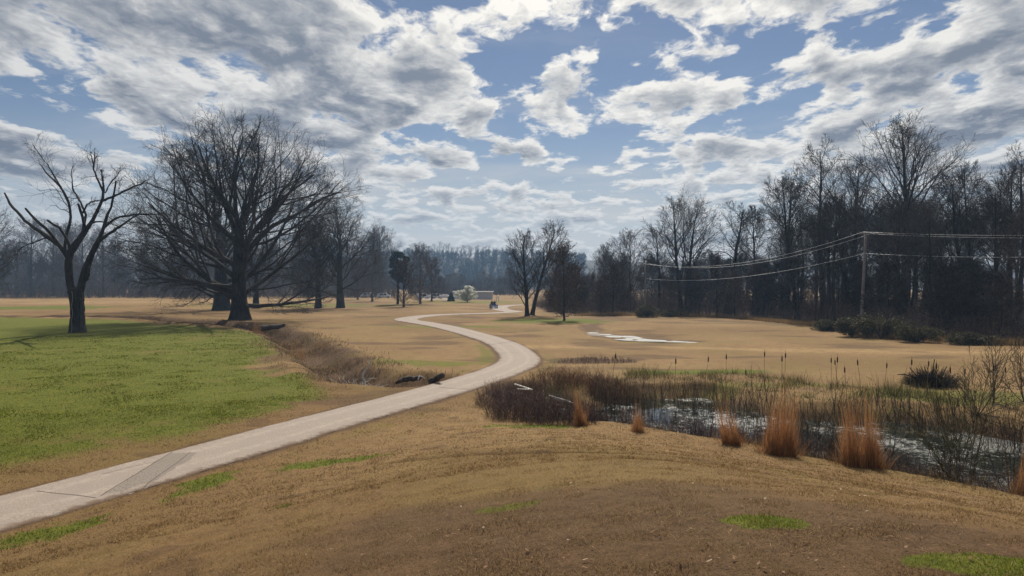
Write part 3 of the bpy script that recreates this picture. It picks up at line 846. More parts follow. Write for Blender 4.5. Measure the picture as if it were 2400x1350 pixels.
# ---- trees round the middle of the fairway
put('far_c', 'fairway_tree', 'small multi stemmed bare tree standing alone before the dark pine', 946, 719, rz=1.0, sc=0.62)
put('far_b', 'fairway_tree', 'rounded grey bare tree beside the dark pine', 985, depth=178, rz=2.0, sc=0.72)
put('far_c', 'fairway_tree', 'lower reddish bare tree sloping off beside the rounded grey tree', 1012, depth=205, rz=3.3, sc=0.72)
put('far_a', 'fairway_tree', 'brownish bare tree between round crowned oak and dark pine', 872, depth=205, rz=5.1, sc=0.66)
put('far_c', 'fairway_tree', 'faint bare tree close behind the round crowned oak', 838, depth=225, rz=0.3, sc=0.75)
for j, (px, dep, sc) in enumerate([(1050, 330, 0.72), (1082, 380, 0.85), (1108, 345, 0.66), (1130, 400, 0.95), (1150, 360, 0.8), (1172, 330, 0.78), (1190, 370, 0.95), (1212, 320, 0.85), (1030, 300, 0.85), (1066, 400, 0.9)]):
    put(('far_a', 'far_b', 'far_c')[j % 3], 'distant_tree', 'bluish bare tree behind the pale building at the fairway end', px, depth=dep, rz=j * 1.7, sc=sc * 0.78, sz=sc * 0.56, group='trees at the fairway end')
# ---- pair and small trees at the corner of the wood
put('pair_a', 'fairway_tree', 'bare tree with upright dark trunk at the corner of the wood', 1236, 741, rz=0.0, group='trees at the corner of the wood')
put('pair_b', 'fairway_tree', 'bare tree leaning away from its upright twin at the wood corner', 1247, 738, rz=0.0, group='trees at the corner of the wood')
put('under_a', 'fairway_tree', 'small dense brown tree with short dark trunk on the green patch', 1323, 751, rz=0.6, sc=0.92, group='trees at the corner of the wood')
# ---- singled out trees of the wood
special = [
    ('vase', 1603, 128, 1.02, 0.0, 'tall twin stemmed bare tree with fan crown above the far power pole'),
    ('crook', 1702, 122, 0.98, 0.0, 'crooked bare tree with leaning trunk and twisting limbs'),
    ('wood_c', 1836, 112, 1.08, 0.3, 'slim bare tree stepping up towards the tallest crown'),
    ('wood_e', 1868, 104, 1.02, 2.0, 'slender bare tree with paired trunk beside the tallest crowns'),
    ('wood_b', 1925, 100, 1.02, 1.1, 'straight tall bare tree just left of the near power pole'),
    ('broad', 2118, 96, 1.02, 0.5, 'broadest and tallest bare tree rising over the whole wood'),
    ('broad', 2015, 108, 0.90, 2.9, 'wide bare tree behind the near power pole'),
    ('wood_a', 2245, 84, 0.84, 2.2, 'bare tree beside the tallest crown, near the frame edge'),
    ('wood_c', 2335, 80, 0.86, 1.4, 'bare tree with upswept top close to the frame edge'),
    ('wood_b', 2392, 76, 0.80, 4.0, 'bare tree cut by the right edge of the picture'),
    ('wood_e', 2290, 92, 0.98, 3.0, 'lofty bare tree second from the picture edge behind the crown'),
    ('wood_a', 2370, 88, 0.90, 0.2, 'lofty dark bare tree close to the picture edge'),
    ('wood_d', 1765, 118, 1.0, 1.0, 'upright bare tree between the crooked tree and slim trees'),
    ('wood_a', 1545, 135, 0.72, 2.0, 'modest bare tree just beside the far power pole'),
    ('far_a', 1478, 150, 0.72, 1.0, 'round topped pale bare tree above the brown thicket'),
    ('far_b', 1420, 158, 0.66, 3.0, 'low pale bare tree beside the round topped one'),
]
for kd, px, dep, sc, rz, lb in special:
    put(kd, 'woodland_tree', lb, px, depth=dep, sc=sc, rz=rz, group='bare trees of the wood')
# ---- the rest of the wood, row behind row
def in_wood(x, y, margin=0.0):
    return poly_sd(np.array([x]), np.array([y]), WOOD)[0] < -margin
kinds = ['wood_a', 'wood_b', 'wood_c', 'wood_d', 'wood_e']
spots = []
tries = 0
def cap_px(px):       # height of the wood's skyline along the view, read off the photograph
    return np.interp(px, [1250, 1330, 1400, 1470, 1560, 1640, 1720, 1800, 1880, 1960, 2100, 2230, 2300, 2400, 2700], [600, 590, 585, 560, 570, 555, 560, 520, 470, 420, 400, 420, 430, 410, 400])
while len(spots) < 92 and tries < 9000:
    tries += 1
    x, y = rg.uniform(4, 95), rg.uniform(52, 190)
    if not in_wood(x, y, 0.8): continue
    px = 1200 + FPX * x / y
    if px > 2520 or px < 1245: continue
    if any((x - a) ** 2 + (y - b) ** 2 < 3.2 ** 2 for a, b in spots): continue
    if (abs(px - 2022) < 45 and y < 90) or (abs(px - 1512) < 22 and y < 134): continue
    spots.append((x, y))
    top = zpix(cap_px(px) + rg.uniform(20, 100), y)
    front = in_wood(x, y, 6.0)
    kd = rg.choice(kinds)
    h0 = dict(wood_a=22, wood_b=24, wood_c=20, wood_d=18, wood_e=21)[kd]
    sc = min(max(top / h0, 0.35), 1.15)
    if sc < 0.55: kd = rg.choice(['under_a', 'under_b']); sc = min(max(top / (11 if kd == 'under_a' else 9), 0.6), 1.2)
    place_tree(kd, 'woodland_tree', 'dark bare tree crowded in the wood behind the far fairway', x, y, rz=rg.uniform(0, 6.28), sc=sc, group='crowded trees of the wood')
# ---- understorey along the edge
n_u = 0; tries = 0
while n_u < 42 and tries < 6000:
    tries += 1
    x, y = rg.uniform(4, 80), rg.uniform(56, 150)
    s = poly_sd(np.array([x]), np.array([y]), WOOD)[0]
    px = 1200 + FPX * x / y
    if not (-14 < s < -1.0) or px > 2480 or px < 1290: continue
    if (abs(px - 2022) < 60 and y < 90) or (abs(px - 1512) < 34 and y < 134): continue
    top = zpix(max(cap_px(px) + 60, 600) + rg.uniform(0, 60), y)
    kd = rg.choice(['under_a', 'under_b', 'under_b'])
    sc = min(max(top / (11 if kd == 'under_a' else 9), 0.35), 1.1)
    place_tree(kd, 'understorey_tree', 'low bushy bare tree filling the edge of the wood', x, y, rz=rg.uniform(0, 6.28), sc=sc, group='understorey of the wood'); n_u += 1

# ---- dead tree with broken limbs
def build_dead_tree():
    base = G(183, 780); dep = base[1]; m = dep / FPX
    t = thing('dead_tree', 'half dead tree with broken stubby limbs and thick dark trunk on green lawn', 'tree', (base[0], base[1], tz(*base) - 0.05))
    r_ = np.random.default_rng(4)
    limbs = [
        ('trunk', [(183, 786), (182, 770), (182, 740), (181, 712), (178, 694), (172, 676)], [27, 21.5, 19, 19, 19.5, 17], 0),
        ('limb', [(176, 700), (164, 672), (160, 640), (156, 612), (162, 588), (176, 566), (189, 544), (203, 524), (217, 493), (227, 466), (228, 445)], [16, 14, 13, 13, 13, 11.5, 9, 7, 5.5, 5, 4.5], 0.10),
        ('limb', [(186, 706), (190, 680), (197, 660), (214, 627), (234, 594), (254, 566), (270, 539), (287, 508), (300, 491), (310, 468), (321, 438)], [15, 13, 12.5, 11.5, 10, 8, 6, 5, 4, 3.5, 2.8], -0.3),
        ('branch', [(228, 446), (224, 438), (214, 420), (199, 395), (191, 372), (180, 346)], [4.2, 3.6, 3, 2.6, 2, 1.2], 0.3),
        ('branch', [(198, 393), (204, 376), (209, 352)], [2, 1.6, 1], -0.4),
        ('branch', [(229, 446), (230, 430), (232, 396)], [3.4, 3, 2.2], -0.3),
        ('branch', [(227, 468), (252, 456), (277, 438), (300, 423), (306, 414)], [4.5, 4, 3.4, 2.8, 2.4], 0.5),
        ('branch', [(232, 450), (252, 428), (277, 413), (292, 400)], [2, 1.8, 1.5, 1], -0.5),
        ('limb', [(156, 604), (145, 589), (126, 571), (96, 554), (50, 529), (20, 511), (0, 496), (-30, 474), (-60, 440)], [9, 8.5, 8, 7, 6, 5.5, 5, 4, 2.5], 0.35),
        ('branch', [(98, 556), (83, 560), (60, 571), (43, 581), (39, 596)], [2.2, 2, 1.8, 1.5, 0.9], -0.4),
        ('stub', [(150, 598), (140, 581), (133, 556), (116, 531), (103, 513), (96, 494)], [5.5, 5.5, 5.2, 4.6, 4, 3.4], -0.5),
        ('stub', [(160, 592), (161, 576), (158, 556), (149, 534), (133, 520)], [5, 4.8, 4.5, 4.2, 3.8], -0.6),
        ('branch', [(150, 598), (146, 579), (147, 544), (151, 521), (149, 498), (141, 478), (131, 458), (113, 435), (86, 410), (72, 403), (54, 386), (38, 368)], [5.5, 5, 5, 4.8, 4.6, 4.4, 4, 3.6, 3, 2.5, 2, 1], 0.3),
        ('branch', [(112, 434), (98, 405), (88, 380), (78, 366), (66, 336)], [2.6, 2.2, 1.9, 1.5, 0.9], -0.3),
        ('branch', [(187, 542), (187, 520), (188, 501), (176, 486), (159, 463), (133, 435), (123, 413), (113, 395), (108, 372)], [5.5, 5, 4.4, 3.8, 3.2, 2.6, 2.2, 1.7, 1], 0.5),
        ('stub', [(189, 532), (188, 505), (189, 480)], [5, 4.6, 4.3], -0.5),
        ('branch', [(190, 500), (196, 484), (207, 473), (224, 469)], [2.8, 2.5, 2.3, 2], 0.2),
        ('branch', [(254, 566), (277, 556), (300, 544), (332, 532), (360, 520), (392, 508)], [5.5, 4.8, 4, 3.2, 2.4, 1.4], -0.5),
        ('branch', [(270, 539), (285, 520), (300, 511), (340, 504), (380, 500)], [4, 3.6, 3, 2.3, 1.3], 0.5),
        ('stub', [(200, 664), (217, 647), (229, 628)], [6, 5.4, 4.4], -0.6),
        ('branch', [(203, 526), (216, 518), (240, 520), (258, 532)], [2.8, 2.4, 2, 1.4], 0.6),
        ('branch', [(208, 522), (222, 505), (240, 496)], [2.4, 2.2, 1.6], -0.7),
    ]
    twP, twR = [], []
    placed = []
    for nm, pts, rad, dy in limbs:
        K = 16 if nm != 'stub' else 8
        P_ = np.asarray(pts, float); sg_ = np.concatenate([[0], np.cumsum(np.linalg.norm(np.diff(P_, axis=0), axis=1))]); u_ = np.linspace(0, sg_[-1], K)
        p = 0.65 * np.column_stack([np.interp(u_, sg_, P_[:, 0]), np.interp(u_, sg_, P_[:, 1])]) + 0.35 * spline(pts, K); L = np.linalg.norm(p[-1] - p[0]) * m
        tt = np.linspace(0, 1, K)
        rr = np.interp(tt, np.linspace(0, 1, len(rad)), rad) * m * (0.82 if nm == 'trunk' else 0.68)
        yo = dy * L * tt ** 1.3 + np.cumsum(r_.normal(0, 0.05, K)) * 0.4 * (nm != 'trunk')
        if placed:
            A_ = np.vstack(placed); sx_, sz_ = (p[0, 0] - 183) * m, (780 - p[0, 1]) * m
            yo = yo + A_[np.argmin((A_[:, 0] - sx_) ** 2 + (A_[:, 2] - sz_) ** 2), 1]
        P = np.column_stack([(p[:, 0] - 183) * m, yo, (780 - p[:, 1]) * m]) + r_.normal(0, 0.02, (K, 3))
        placed.append(P)
        S_ = 10 if nm == 'trunk' else 7
        v, q = tubes(P[None], rr[None], S_)
        v = v + r_.normal(0, 0.018, v.shape)
        c = len(v); v = np.vstack([v, P[-1] + (P[-1] - P[-2]) * (0.15 if nm == 'stub' else 0.05)])
        last = np.arange(c - S_, c); cap = np.stack([last, np.roll(last, -1), np.full(S_, c)], 1)
        link(nm, mesh_from('dead_' + nm, v, [q, cap]), BARK_OAK, t)
        if nm == 'branch':
            twP.append(P[[0, 3, 6, 9, 12, 15]]); twR.append(rr[[0, 3, 6, 9, 12, 15]])
    P, R = np.array(twP), np.array(twR); L = np.linalg.norm(P[:, -1] - P[:, 0], axis=1)
    env = (np.array([0, 0, 9.0]), np.array([40.0, 40, 40]))
    parts = []
    for sp in [dict(n=8, t=(0.3, 1.0), ang=(50, 35), len=0.40, rad=0.4, k=5, wig=0.16, up=0.03, s=3, tip=0.3, rmin=0.012),
               dict(n=5, t=(0.2, 1.0), ang=(48, 35), len=0.55, rad=0.6, k=4, wig=0.16, up=0.03, s=3, tip=0.4, rmin=0.009),
               dict(n=4, t=(0.2, 1.0), ang=(45, 35), len=0.6, rad=0.7, k=3, wig=0.14, up=0.02, s=2, tip=0.5, rmin=0.008)]:
        P, R, L = grow_children(P, R, L, sp, r_, env, False); parts.append(tubes(P, R, sp['s']))
    v, f = join(parts)
    link('crown', mesh_from('dead_twigs', v, f), TWIG_OAK, t)
    # dead sticks leaning on the trunk and a bleached vine up its bark
    for k_, (x0, x1, zt, yy) in enumerate([(1.05, 0.75, 3.6, -0.9), (1.45, 0.72, 4.4, -0.7), (1.25, 0.9, 2.6, -1.0)]):
        zz = np.linspace(0, zt, 7); P = np.column_stack([np.interp(zz, [0, zt], [x0, x1]) + r_.normal(0, 0.03, 7), np.interp(zz, [0, zt], [yy - 0.35, yy + 0.1]), zz])[None]
        v, q = tubes(P, np.full((1, 7), 0.045), 5)
        st = link('leaning_stick', mesh_from('leaning_stick', v, [q]), BARK_GREY, None, (base[0], base[1], tz(*base) - 0.05))
        tag(st, ['short grey stick leaning against the dead tree trunk', 'longest grey stick leaning against the dead tree trunk', 'thin stick leaning at the foot of the dead tree'][k_], 'stick', 'sticks leaning on the dead tree')
    zz = np.linspace(0.1, 4.2, 16); P = np.column_stack([-0.05 + 0.06 * np.sin(zz * 4), np.interp(zz, [0, 0.8, 4.2], [-1.16, -0.96, -0.9]), zz])[None]
    v, q = tubes(P, np.full((1, 16), 0.03), 5)
    link('vine', mesh_from('vine', v, [q]), mat_plain('vine_pale', (0.2, 0.18, 0.155), 0.9, 0.3, 8), t)
build_dead_tree()

# ------------------------------------------------------------------ hills and far wood
def build_hill():
    xs = np.linspace(-700, 700, 90); ds = np.linspace(0, 1, 14)
    X, D = np.meshgrid(xs, ds)
    ridge = 33 + 7 * (fbm(X, X * 0, 160, 3, 3) - 0.5) * 2 - 0.012 * np.abs(X)
    Y = 560 + 240 * D + 0.0 * X
    Z = ridge * sstep(D, 0.0, 0.85) - 1.0
    i = np.arange(X.size).reshape(X.shape)
    q = np.stack([i[:-1, :-1], i[:-1, 1:], i[1:, 1:], i[1:, :-1]], -1).reshape(-1, 4)
    me = mesh_from('hill', np.stack([X, Y, Z], -1).reshape(-1, 3), [q])
    tag(link('hill', me, mat_plain('hill_litter', (0.016, 0.015, 0.015), 0.95, 0.3, 0.05)), 'long wooded hill beyond the end of the fairway', kind='structure')
    r_ = np.random.default_rng(9)
    def hz_(x, y):
        rd = 33 + 7 * (fbm(x, x * 0, 160, 3, 3) - 0.5) * 2 - 0.012 * np.abs(x)
        return rd * sstep((y - 560) / 240, 0, 0.85) - 1.0
    n = 3000
    x = r_.uniform(-330, 330, n); y = r_.uniform(545, 745, n)
    m = (np.abs((x / y) * FPX + 90) < 260); x, y = x[m], y[m]; n = len(x)
    z = hz_(x, y)
    c = 30
    h = np.repeat(r_.uniform(8, 13, n), c); bx, by, bz = np.repeat(x, c), np.repeat(y, c), np.repeat(z, c)
    t = r_.uniform(0.1, 0.9, n * c); a = r_.uniform(0, 2 * PI, n * c); l = (1.05 - t) * 4.2 + 0.8
    p0 = np.stack([bx, by, bz + t * h * 0.8], 1)
    p1 = p0 + np.stack([np.cos(a) * l * 0.8, np.sin(a) * l * 0.8, l * r_.uniform(0.4, 1.2, n * c)], 1)
    P = np.stack([p0, p1], 1); R = np.column_stack([np.full(n * c, 0.17), np.full(n * c, 0.10)])
    T = np.stack([np.stack([x, y, z], 1), np.stack([x, y, z + 9], 1)], 1)
    v, f = join([tubes(P, R, 2), tubes(T, np.full((n, 2), 0.12), 3)])
    tag(link('hillside_woods', mesh_from('hillside_woods', v, f), mat_bark('twig_hill', (0.014, 0.014, 0.015), (0.028, 0.027, 0.028), False)), 'hazy leafless wood covering the far hillside', kind='stuff')
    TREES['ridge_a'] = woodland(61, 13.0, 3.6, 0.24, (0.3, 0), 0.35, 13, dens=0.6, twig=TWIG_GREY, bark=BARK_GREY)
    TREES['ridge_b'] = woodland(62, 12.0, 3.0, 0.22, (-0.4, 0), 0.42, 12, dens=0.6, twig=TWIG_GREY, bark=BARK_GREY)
    for j, px in enumerate(np.linspace(955, 1215, 38)):
        yy = 755 + r_.uniform(-10, 15); xx = (px + r_.uniform(-3, 3) - 1200) / FPX * yy
        hh = float(hz_(np.array([xx]), np.array([yy]))[0])
        want = np.interp(px, [955, 1000, 1060, 1120, 1150, 1165, 1215], [13, 15, 14.5, 12.5, 10, 8, 12]) * r_.uniform(0.8, 1.15)
        tr, cr = TREES['ridge_a' if j % 2 else 'ridge_b']
        t = thing('ridge_tree', 'spindly bare tree on the skyline of the far hill', 'tree', (xx, yy, hh - 0.2), r_.uniform(0, 6), 'trees on the far ridge')
        s_ = float(want / 12.5); t.scale = (s_ * 1.25, s_ * 1.25, s_)
        link('trunk', tr, None, t); link('crown', cr, None, t)
build_hill()

# ------------------------------------------------------------------ undergrowth of the wood and far thicket line
def scatter_sticks(n, fx, rng, hmin, hmax, rad, spread=0.35, kids=2):
    x, y = fx(n); n = len(x)
    z = terrain(x, y, False)
    h = rng.uniform(hmin, hmax, n)
    lean = rng.normal(0, spread, (n, 2)) * h[:, None]
    K = 4; tt = np.linspace(0, 1, K)
    P = np.stack([x[:, None] + lean[:, :1] * tt ** 1.5, y[:, None] + lean[:, 1:] * tt ** 1.5, z[:, None] - 0.05 + h[:, None] * tt], -1) + rng.normal(0, 0.03, (n, K, 3)) * h[:, None, None]
    R = rad * rng.uniform(0.6, 1.4, n)[:, None] * (1 - 0.7 * tt)[None]
    parts = [tubes(P, R, 2)]
    tint_n = [n * K * 2]
    if kids:
        j = np.repeat(np.arange(n), kids); t = rng.uniform(0.3, 0.95, n * kids)
        f = t * (K - 1); i0 = np.clip(f.astype(int), 0, K - 2); fr = (f - i0)[:, None]
        p0 = P[j, i0] * (1 - fr) + P[j, i0 + 1] * fr
        d = unit(rng.normal(0, 1, (n * kids, 3)) + np.array([0, 0, 0.9]))
        p1 = p0 + d * (h[j] * rng.uniform(0.15, 0.4, n * kids))[:, None]
        parts.append(tubes(np.stack([p0, p1], 1), np.column_stack([R[j, 2], R[j, 2] * 0.5]), 2))
    return join(parts)

def build_undergrowth():
    r_ = np.random.default_rng(31)
    def f(n):
        x = r_.uniform(4, 95, n); y = r_.uniform(52, 170, n)
        s = poly_sd(x, y, WOOD); px = 1200 + FPX * x / y
        m = (s < -0.3) & (s > -30) & (px < 2520) & (px > 1240) & ~((np.abs(px - 2022) < 16) & (y < 86)) & ~((np.abs(px - 1512) < 10) & (y < 130))
        return x[m], y[m]
    v, fc = scatter_sticks(72000, f, r_, 0.5, 3.0, 0.016, 0.22, 2)
    tag(link('undergrowth', mesh_from('undergrowth', v, fc), mat_bark('twig_undergrowth', (0.07, 0.048, 0.036), (0.17, 0.118, 0.088), False)), 'tangled dark undergrowth filling the wood', kind='stuff')
    def f2(n):
        px = r_.uniform(-150, 925, n); y = r_.uniform(250, 330, n)
        return (px - 1200) / FPX * y, y
    v, fc = scatter_sticks(7000, f2, r_, 1.5, 7.0, 0.06, 0.25, 4)
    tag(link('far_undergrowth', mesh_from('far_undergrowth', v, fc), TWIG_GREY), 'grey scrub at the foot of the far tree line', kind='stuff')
    def f3(n):
        px = r_.uniform(960, 1240, n); y = r_.uniform(300, 380, n)
        return (px - 1200) / FPX * y, y
    v, fc = scatter_sticks(2600, f3, r_, 1.0, 4.0, 0.06, 0.25, 4)
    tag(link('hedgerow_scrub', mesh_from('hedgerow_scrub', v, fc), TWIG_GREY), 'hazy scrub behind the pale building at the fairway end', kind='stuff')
build_undergrowth()

# ------------------------------------------------------------------ leafy bushes, evergreens, blossom
def leaf_cloud(n, shape, size, rng, cols, up=0.0):
    """n small triangles spread through a volume; shape(n) -> points; cols (m,3)"""
    p = shape(n)
    d1 = unit(rng.normal(0, 1, (n, 3)) + np.array([0, 0, up])); d2 = unit(np.cross(d1, rng.normal(0, 1, (n, 3))))
    s = (size * rng.uniform(0.6, 1.4, n))[:, None]
    v = np.stack([p - d2 * s * 0.35, p + d2 * s * 0.35, p + d1 * s], 1).reshape(-1, 3)
    f = np.arange(n * 3).reshape(-1, 3)
    c = np.asarray(cols)[rng.integers(0, len(cols), n)] * rng.uniform(0.65, 1.3, (n, 1))
    return v, f, np.repeat(c, 3, 0)

LEAF = mat_attr('leaf', 0.7, 0.25)
STRAW = mat_attr('straw', 0.8, 0.35)
def lumpy(rng, lobes, wx, wy, h, z0=0.0):
    c = np.column_stack([rng.uniform(-wx, wx, lobes) * 0.62, rng.uniform(-wy, wy, lobes) * 0.62, z0 + rng.uniform(0.2, 0.62, lobes) * h])
    r = rng.uniform(0.3, 0.48, lobes)[:, None] * np.array([wx, wy, h * 0.8])
    def shape(n):
        i = rng.integers(0, lobes, n); d = unit(rng.normal(0, 1, (n, 3))); q = rng.uniform(0.25, 1, n)[:, None] ** 0.45
        p = c[i] + d * q * r[i]; p[:, 2] = np.abs(p[:, 2]); return p
    return shape

def bush(name, label, x, y, wx, wy, h, cols, n, size, seed, group=None, stems=14, zoff=0.0, twigmat=None):
    r_ = np.random.default_rng(seed)
    t = thing(name, label, 'bush', (x, y, tz(x, y) - 0.03 + zoff), 0, group)
    v, f, c = leaf_cloud(n, lumpy(r_, 11, wx, wy, h), size, r_, cols)
    link('foliage', mesh_from(name + '_foliage', v, [f], False, c), LEAF, t)
    P = np.zeros((stems, 4, 3)); a = r_.uniform(0, 6.28, stems); q = r_.uniform(0.2, 0.85, stems)
    for k_ in range(4):
        u = k_ / 3
        P[:, k_] = np.column_stack([np.cos(a) * wx * q * u, np.sin(a) * wy * q * u, h * u * (1.02 - 0.4 * q)]) + r_.normal(0, 0.03 * h, (stems, 3)) * u
    v, q_ = tubes(P, np.tile(np.array([0.03, 0.024, 0.016, 0.008]) * max(h / 1.5, 0.5), (stems, 1)), 3)
    link('stem', mesh_from(name + '_stem', v, [q_]), twigmat or TWIG_WOOD, t)
    return t
OLIVE = [(0.040, 0.046, 0.018), (0.07, 0.068, 0.026), (0.045, 0.036, 0.022), (0.09, 0.072, 0.035)]
for j, (px, py, w, h, lb) in enumerate([(2085, 795, 3.2, 2.7, 'big olive green bush at the wood edge below the near power pole'), (2010, 790, 2.4, 2.2, 'smaller olive bush leaning out of the wood edge'),
        (2165, 803, 2.4, 1.8, 'dark olive bush beside the big olive bush'), (1520, 743, 2.3, 2.4, 'dark rounded bush at the foot of the far power pole'),
        (1590, 742, 3.0, 1.1, 'low pale green bush between power pole and forked trees'), (2290, 808, 2.4, 1.3, 'dark low bush on the wood edge near the frame edge'), (1960, 775, 2.0, 1.4, 'low green bramble bush before the slender trees')]):
    p = G(px, py)
    bush('edge_bush', lb, p[0], p[1] + w * 0.5, w, w * 0.7, h, OLIVE, 5200, 0.13, 100 + j, 'bushes along the wood edge')

def edge_grass():
    """tall tawny grass along the wood's edge"""
    r_ = np.random.default_rng(3); n = 16000
    t = r_.uniform(0, 1, n); e = spline([(44, 58), (35.2, 68.2), (36.8, 80), (35.6, 90), (33.6, 105), (27, 111.5), (19, 115), (10, 114.5)], 200)
    k_ = (t * 199).astype(int); x = e[k_, 0] + r_.normal(0, 0.8, n) - 0.3; y = e[k_, 1] + r_.normal(0, 0.8, n)
    tall = fbm(x, y, 5, 2, 7); h = r_.uniform(0.25, 0.6, n) + 1.1 * np.clip(tall - 0.45, 0, 1) * r_.uniform(0.4, 1, n)
    cols = np.array([(0.20, 0.13, 0.06), (0.27, 0.15, 0.06), (0.12, 0.11, 0.04), (0.16, 0.10, 0.06)])
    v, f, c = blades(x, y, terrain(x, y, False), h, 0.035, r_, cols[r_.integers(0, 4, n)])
    tag(link('tawny_edge_grass', mesh_from('tawny_edge_grass', v, [f], False, c), STRAW), 'tall tawny grass along the edge of the wood', kind='stuff')

def blades(x, y, z, h, w, rng, col, lean=0.35):
    n = len(x); a = rng.uniform(0, 2 * PI, n); b = rng.uniform(0, 2 * PI, n)
    h = np.broadcast_to(h, (n,)); w = np.broadcast_to(w, (n,)); l = lean * h * rng.uniform(0.2, 1.3, n)
    p = np.column_stack([x, y, z - 0.01])
    s = np.column_stack([np.cos(a) * w / 2, np.sin(a) * w / 2, np.zeros(n)])
    tip = p + np.column_stack([np.cos(b) * l, np.sin(b) * l, h])
    v = np.stack([p - s, p + s, tip], 1).reshape(-1, 3)
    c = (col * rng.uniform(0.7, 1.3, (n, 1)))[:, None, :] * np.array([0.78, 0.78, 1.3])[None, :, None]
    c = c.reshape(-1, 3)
    return v, np.arange(n * 3).reshape(-1, 3), c
edge_grass()

def build_pine():
    p = at(932, 172); r_ = np.random.default_rng(71)
    t = thing('pine_tree', 'dark green pine with rounded top among grey bare trees', 'tree', (p[0], p[1], tz(*p) - 0.05))
    H = 13.0
    v, q = tubes(np.array([[[0, 0, 0], [0.1, 0, 4], [0, 0.1, 9], [0, 0, H - 0.5]]], float), np.array([[0.32, 0.25, 0.16, 0.05]]), 8)
    link('trunk', mesh_from('pine_trunk', v, [q]), BARK_OAK, t)
    def shape(n):
        lob = 40; z = r_.uniform(5.4, H - 0.9, lob); rr = np.interp(z, [5, 8, 11, 12.6], [2.0, 2.8, 2.3, 0.7]); a = r_.uniform(0, 6.28, lob); q_ = r_.uniform(0.3, 0.9, lob)
        c = np.column_stack([np.cos(a) * rr * q_, np.sin(a) * rr * q_, z])
        i = r_.integers(0, lob, n); d = unit(r_.normal(0, 1, (n, 3)))
        return c[i] + d * r_.uniform(0.2, 1, n)[:, None] ** 0.5 * np.array([0.95, 0.95, 0.65])
    v, f, c = leaf_cloud(11000, shape, 0.26, r_, [(0.012, 0.024, 0.012), (0.018, 0.034, 0.014), (0.01, 0.018, 0.012)], 0.4)
    link('crown', mesh_from('pine_crown', v, [f], False, c), LEAF, t)
    # low evergreen screen left of it and a clipped cone by the building
    p = at(1057, 205)
    t = thing('conical_shrub', 'dark conical evergreen shrub beside the pale building', 'bush', (p[0], p[1], tz(*p) - 0.05))
    def cone(n):
        z = r_.uniform(0, 1, n) ** 1.3; a = r_.uniform(0, 6.28, n); rr = (0.15 + 1.0 * (1 - z) ** 0.7) * r_.uniform(0.6, 1, n)
        return np.column_stack([np.cos(a) * rr, np.sin(a) * rr, z * 2.3])
    v, f, c = leaf_cloud(2500, cone, 0.2, r_, [(0.014, 0.024, 0.014), (0.02, 0.032, 0.018)])
    link('foliage', mesh_from('cone_foliage', v, [f], False, c), LEAF, t)
    v, q = tubes(np.array([[[0, 0, 0], [0, 0, 0.8], [0, 0, 1.9]]], float), np.array([[0.08, 0.06, 0.02]]), 6)
    link('stem', mesh_from('cone_stem', v, [q]), BARK_OAK, t)
    # flowering pear
    p = at(1095, 196)
    t = thing('blossom_tree', 'small rounded white blossoming tree before the pale building', 'tree', (p[0], p[1], tz(*p) - 0.05))
    cr = make_tree('pear', 77, 3.3, 0.16, [
        dict(n=22, t=(0.12, 0.97), ang=(70, 22), angj=8, fill=(0.8, 1.0), rad=0.5, rlen=0.02, k=5, wig=0.08, up=0.06, s=4, tip=0.3, rmin=0.012),
        dict(n=7, t=(0.2, 1), ang=(45, 32), len=0.4, rad=0.6, k=3, wig=0.1, up=0.05, s=3, tip=0.4, rmin=0.01, over=0.1)], ((0, 0, 1.3), (2.75, 2.75, 2.35)), bark=BARK_OAK, twig=TWIG_OAK, flare=1.3)
    t.scale = (1.2, 1.2, 1.12)
    link('trunk', cr[0], None, t); link('branches', cr[1], None, t)
    vs = np.empty(len(cr[1].vertices) * 3, np.float32); cr[1].vertices.foreach_get('co', vs); vs = vs.reshape(-1, 3)
    def onb(n):
        q_ = vs[r_.integers(0, len(vs), n)] + r_.normal(0, 0.10, (n, 3)); q_[:, 2] = np.maximum(q_[:, 2], 0.25); return q_
    v, f, c = leaf_cloud(15000, onb, 0.2, r_, [(0.75, 0.75, 0.68), (0.6, 0.62, 0.5), (0.8, 0.79, 0.72)])
    link('blossom', mesh_from('pear_blossom', v, [f], False, c), LEAF, t)
build_pine()

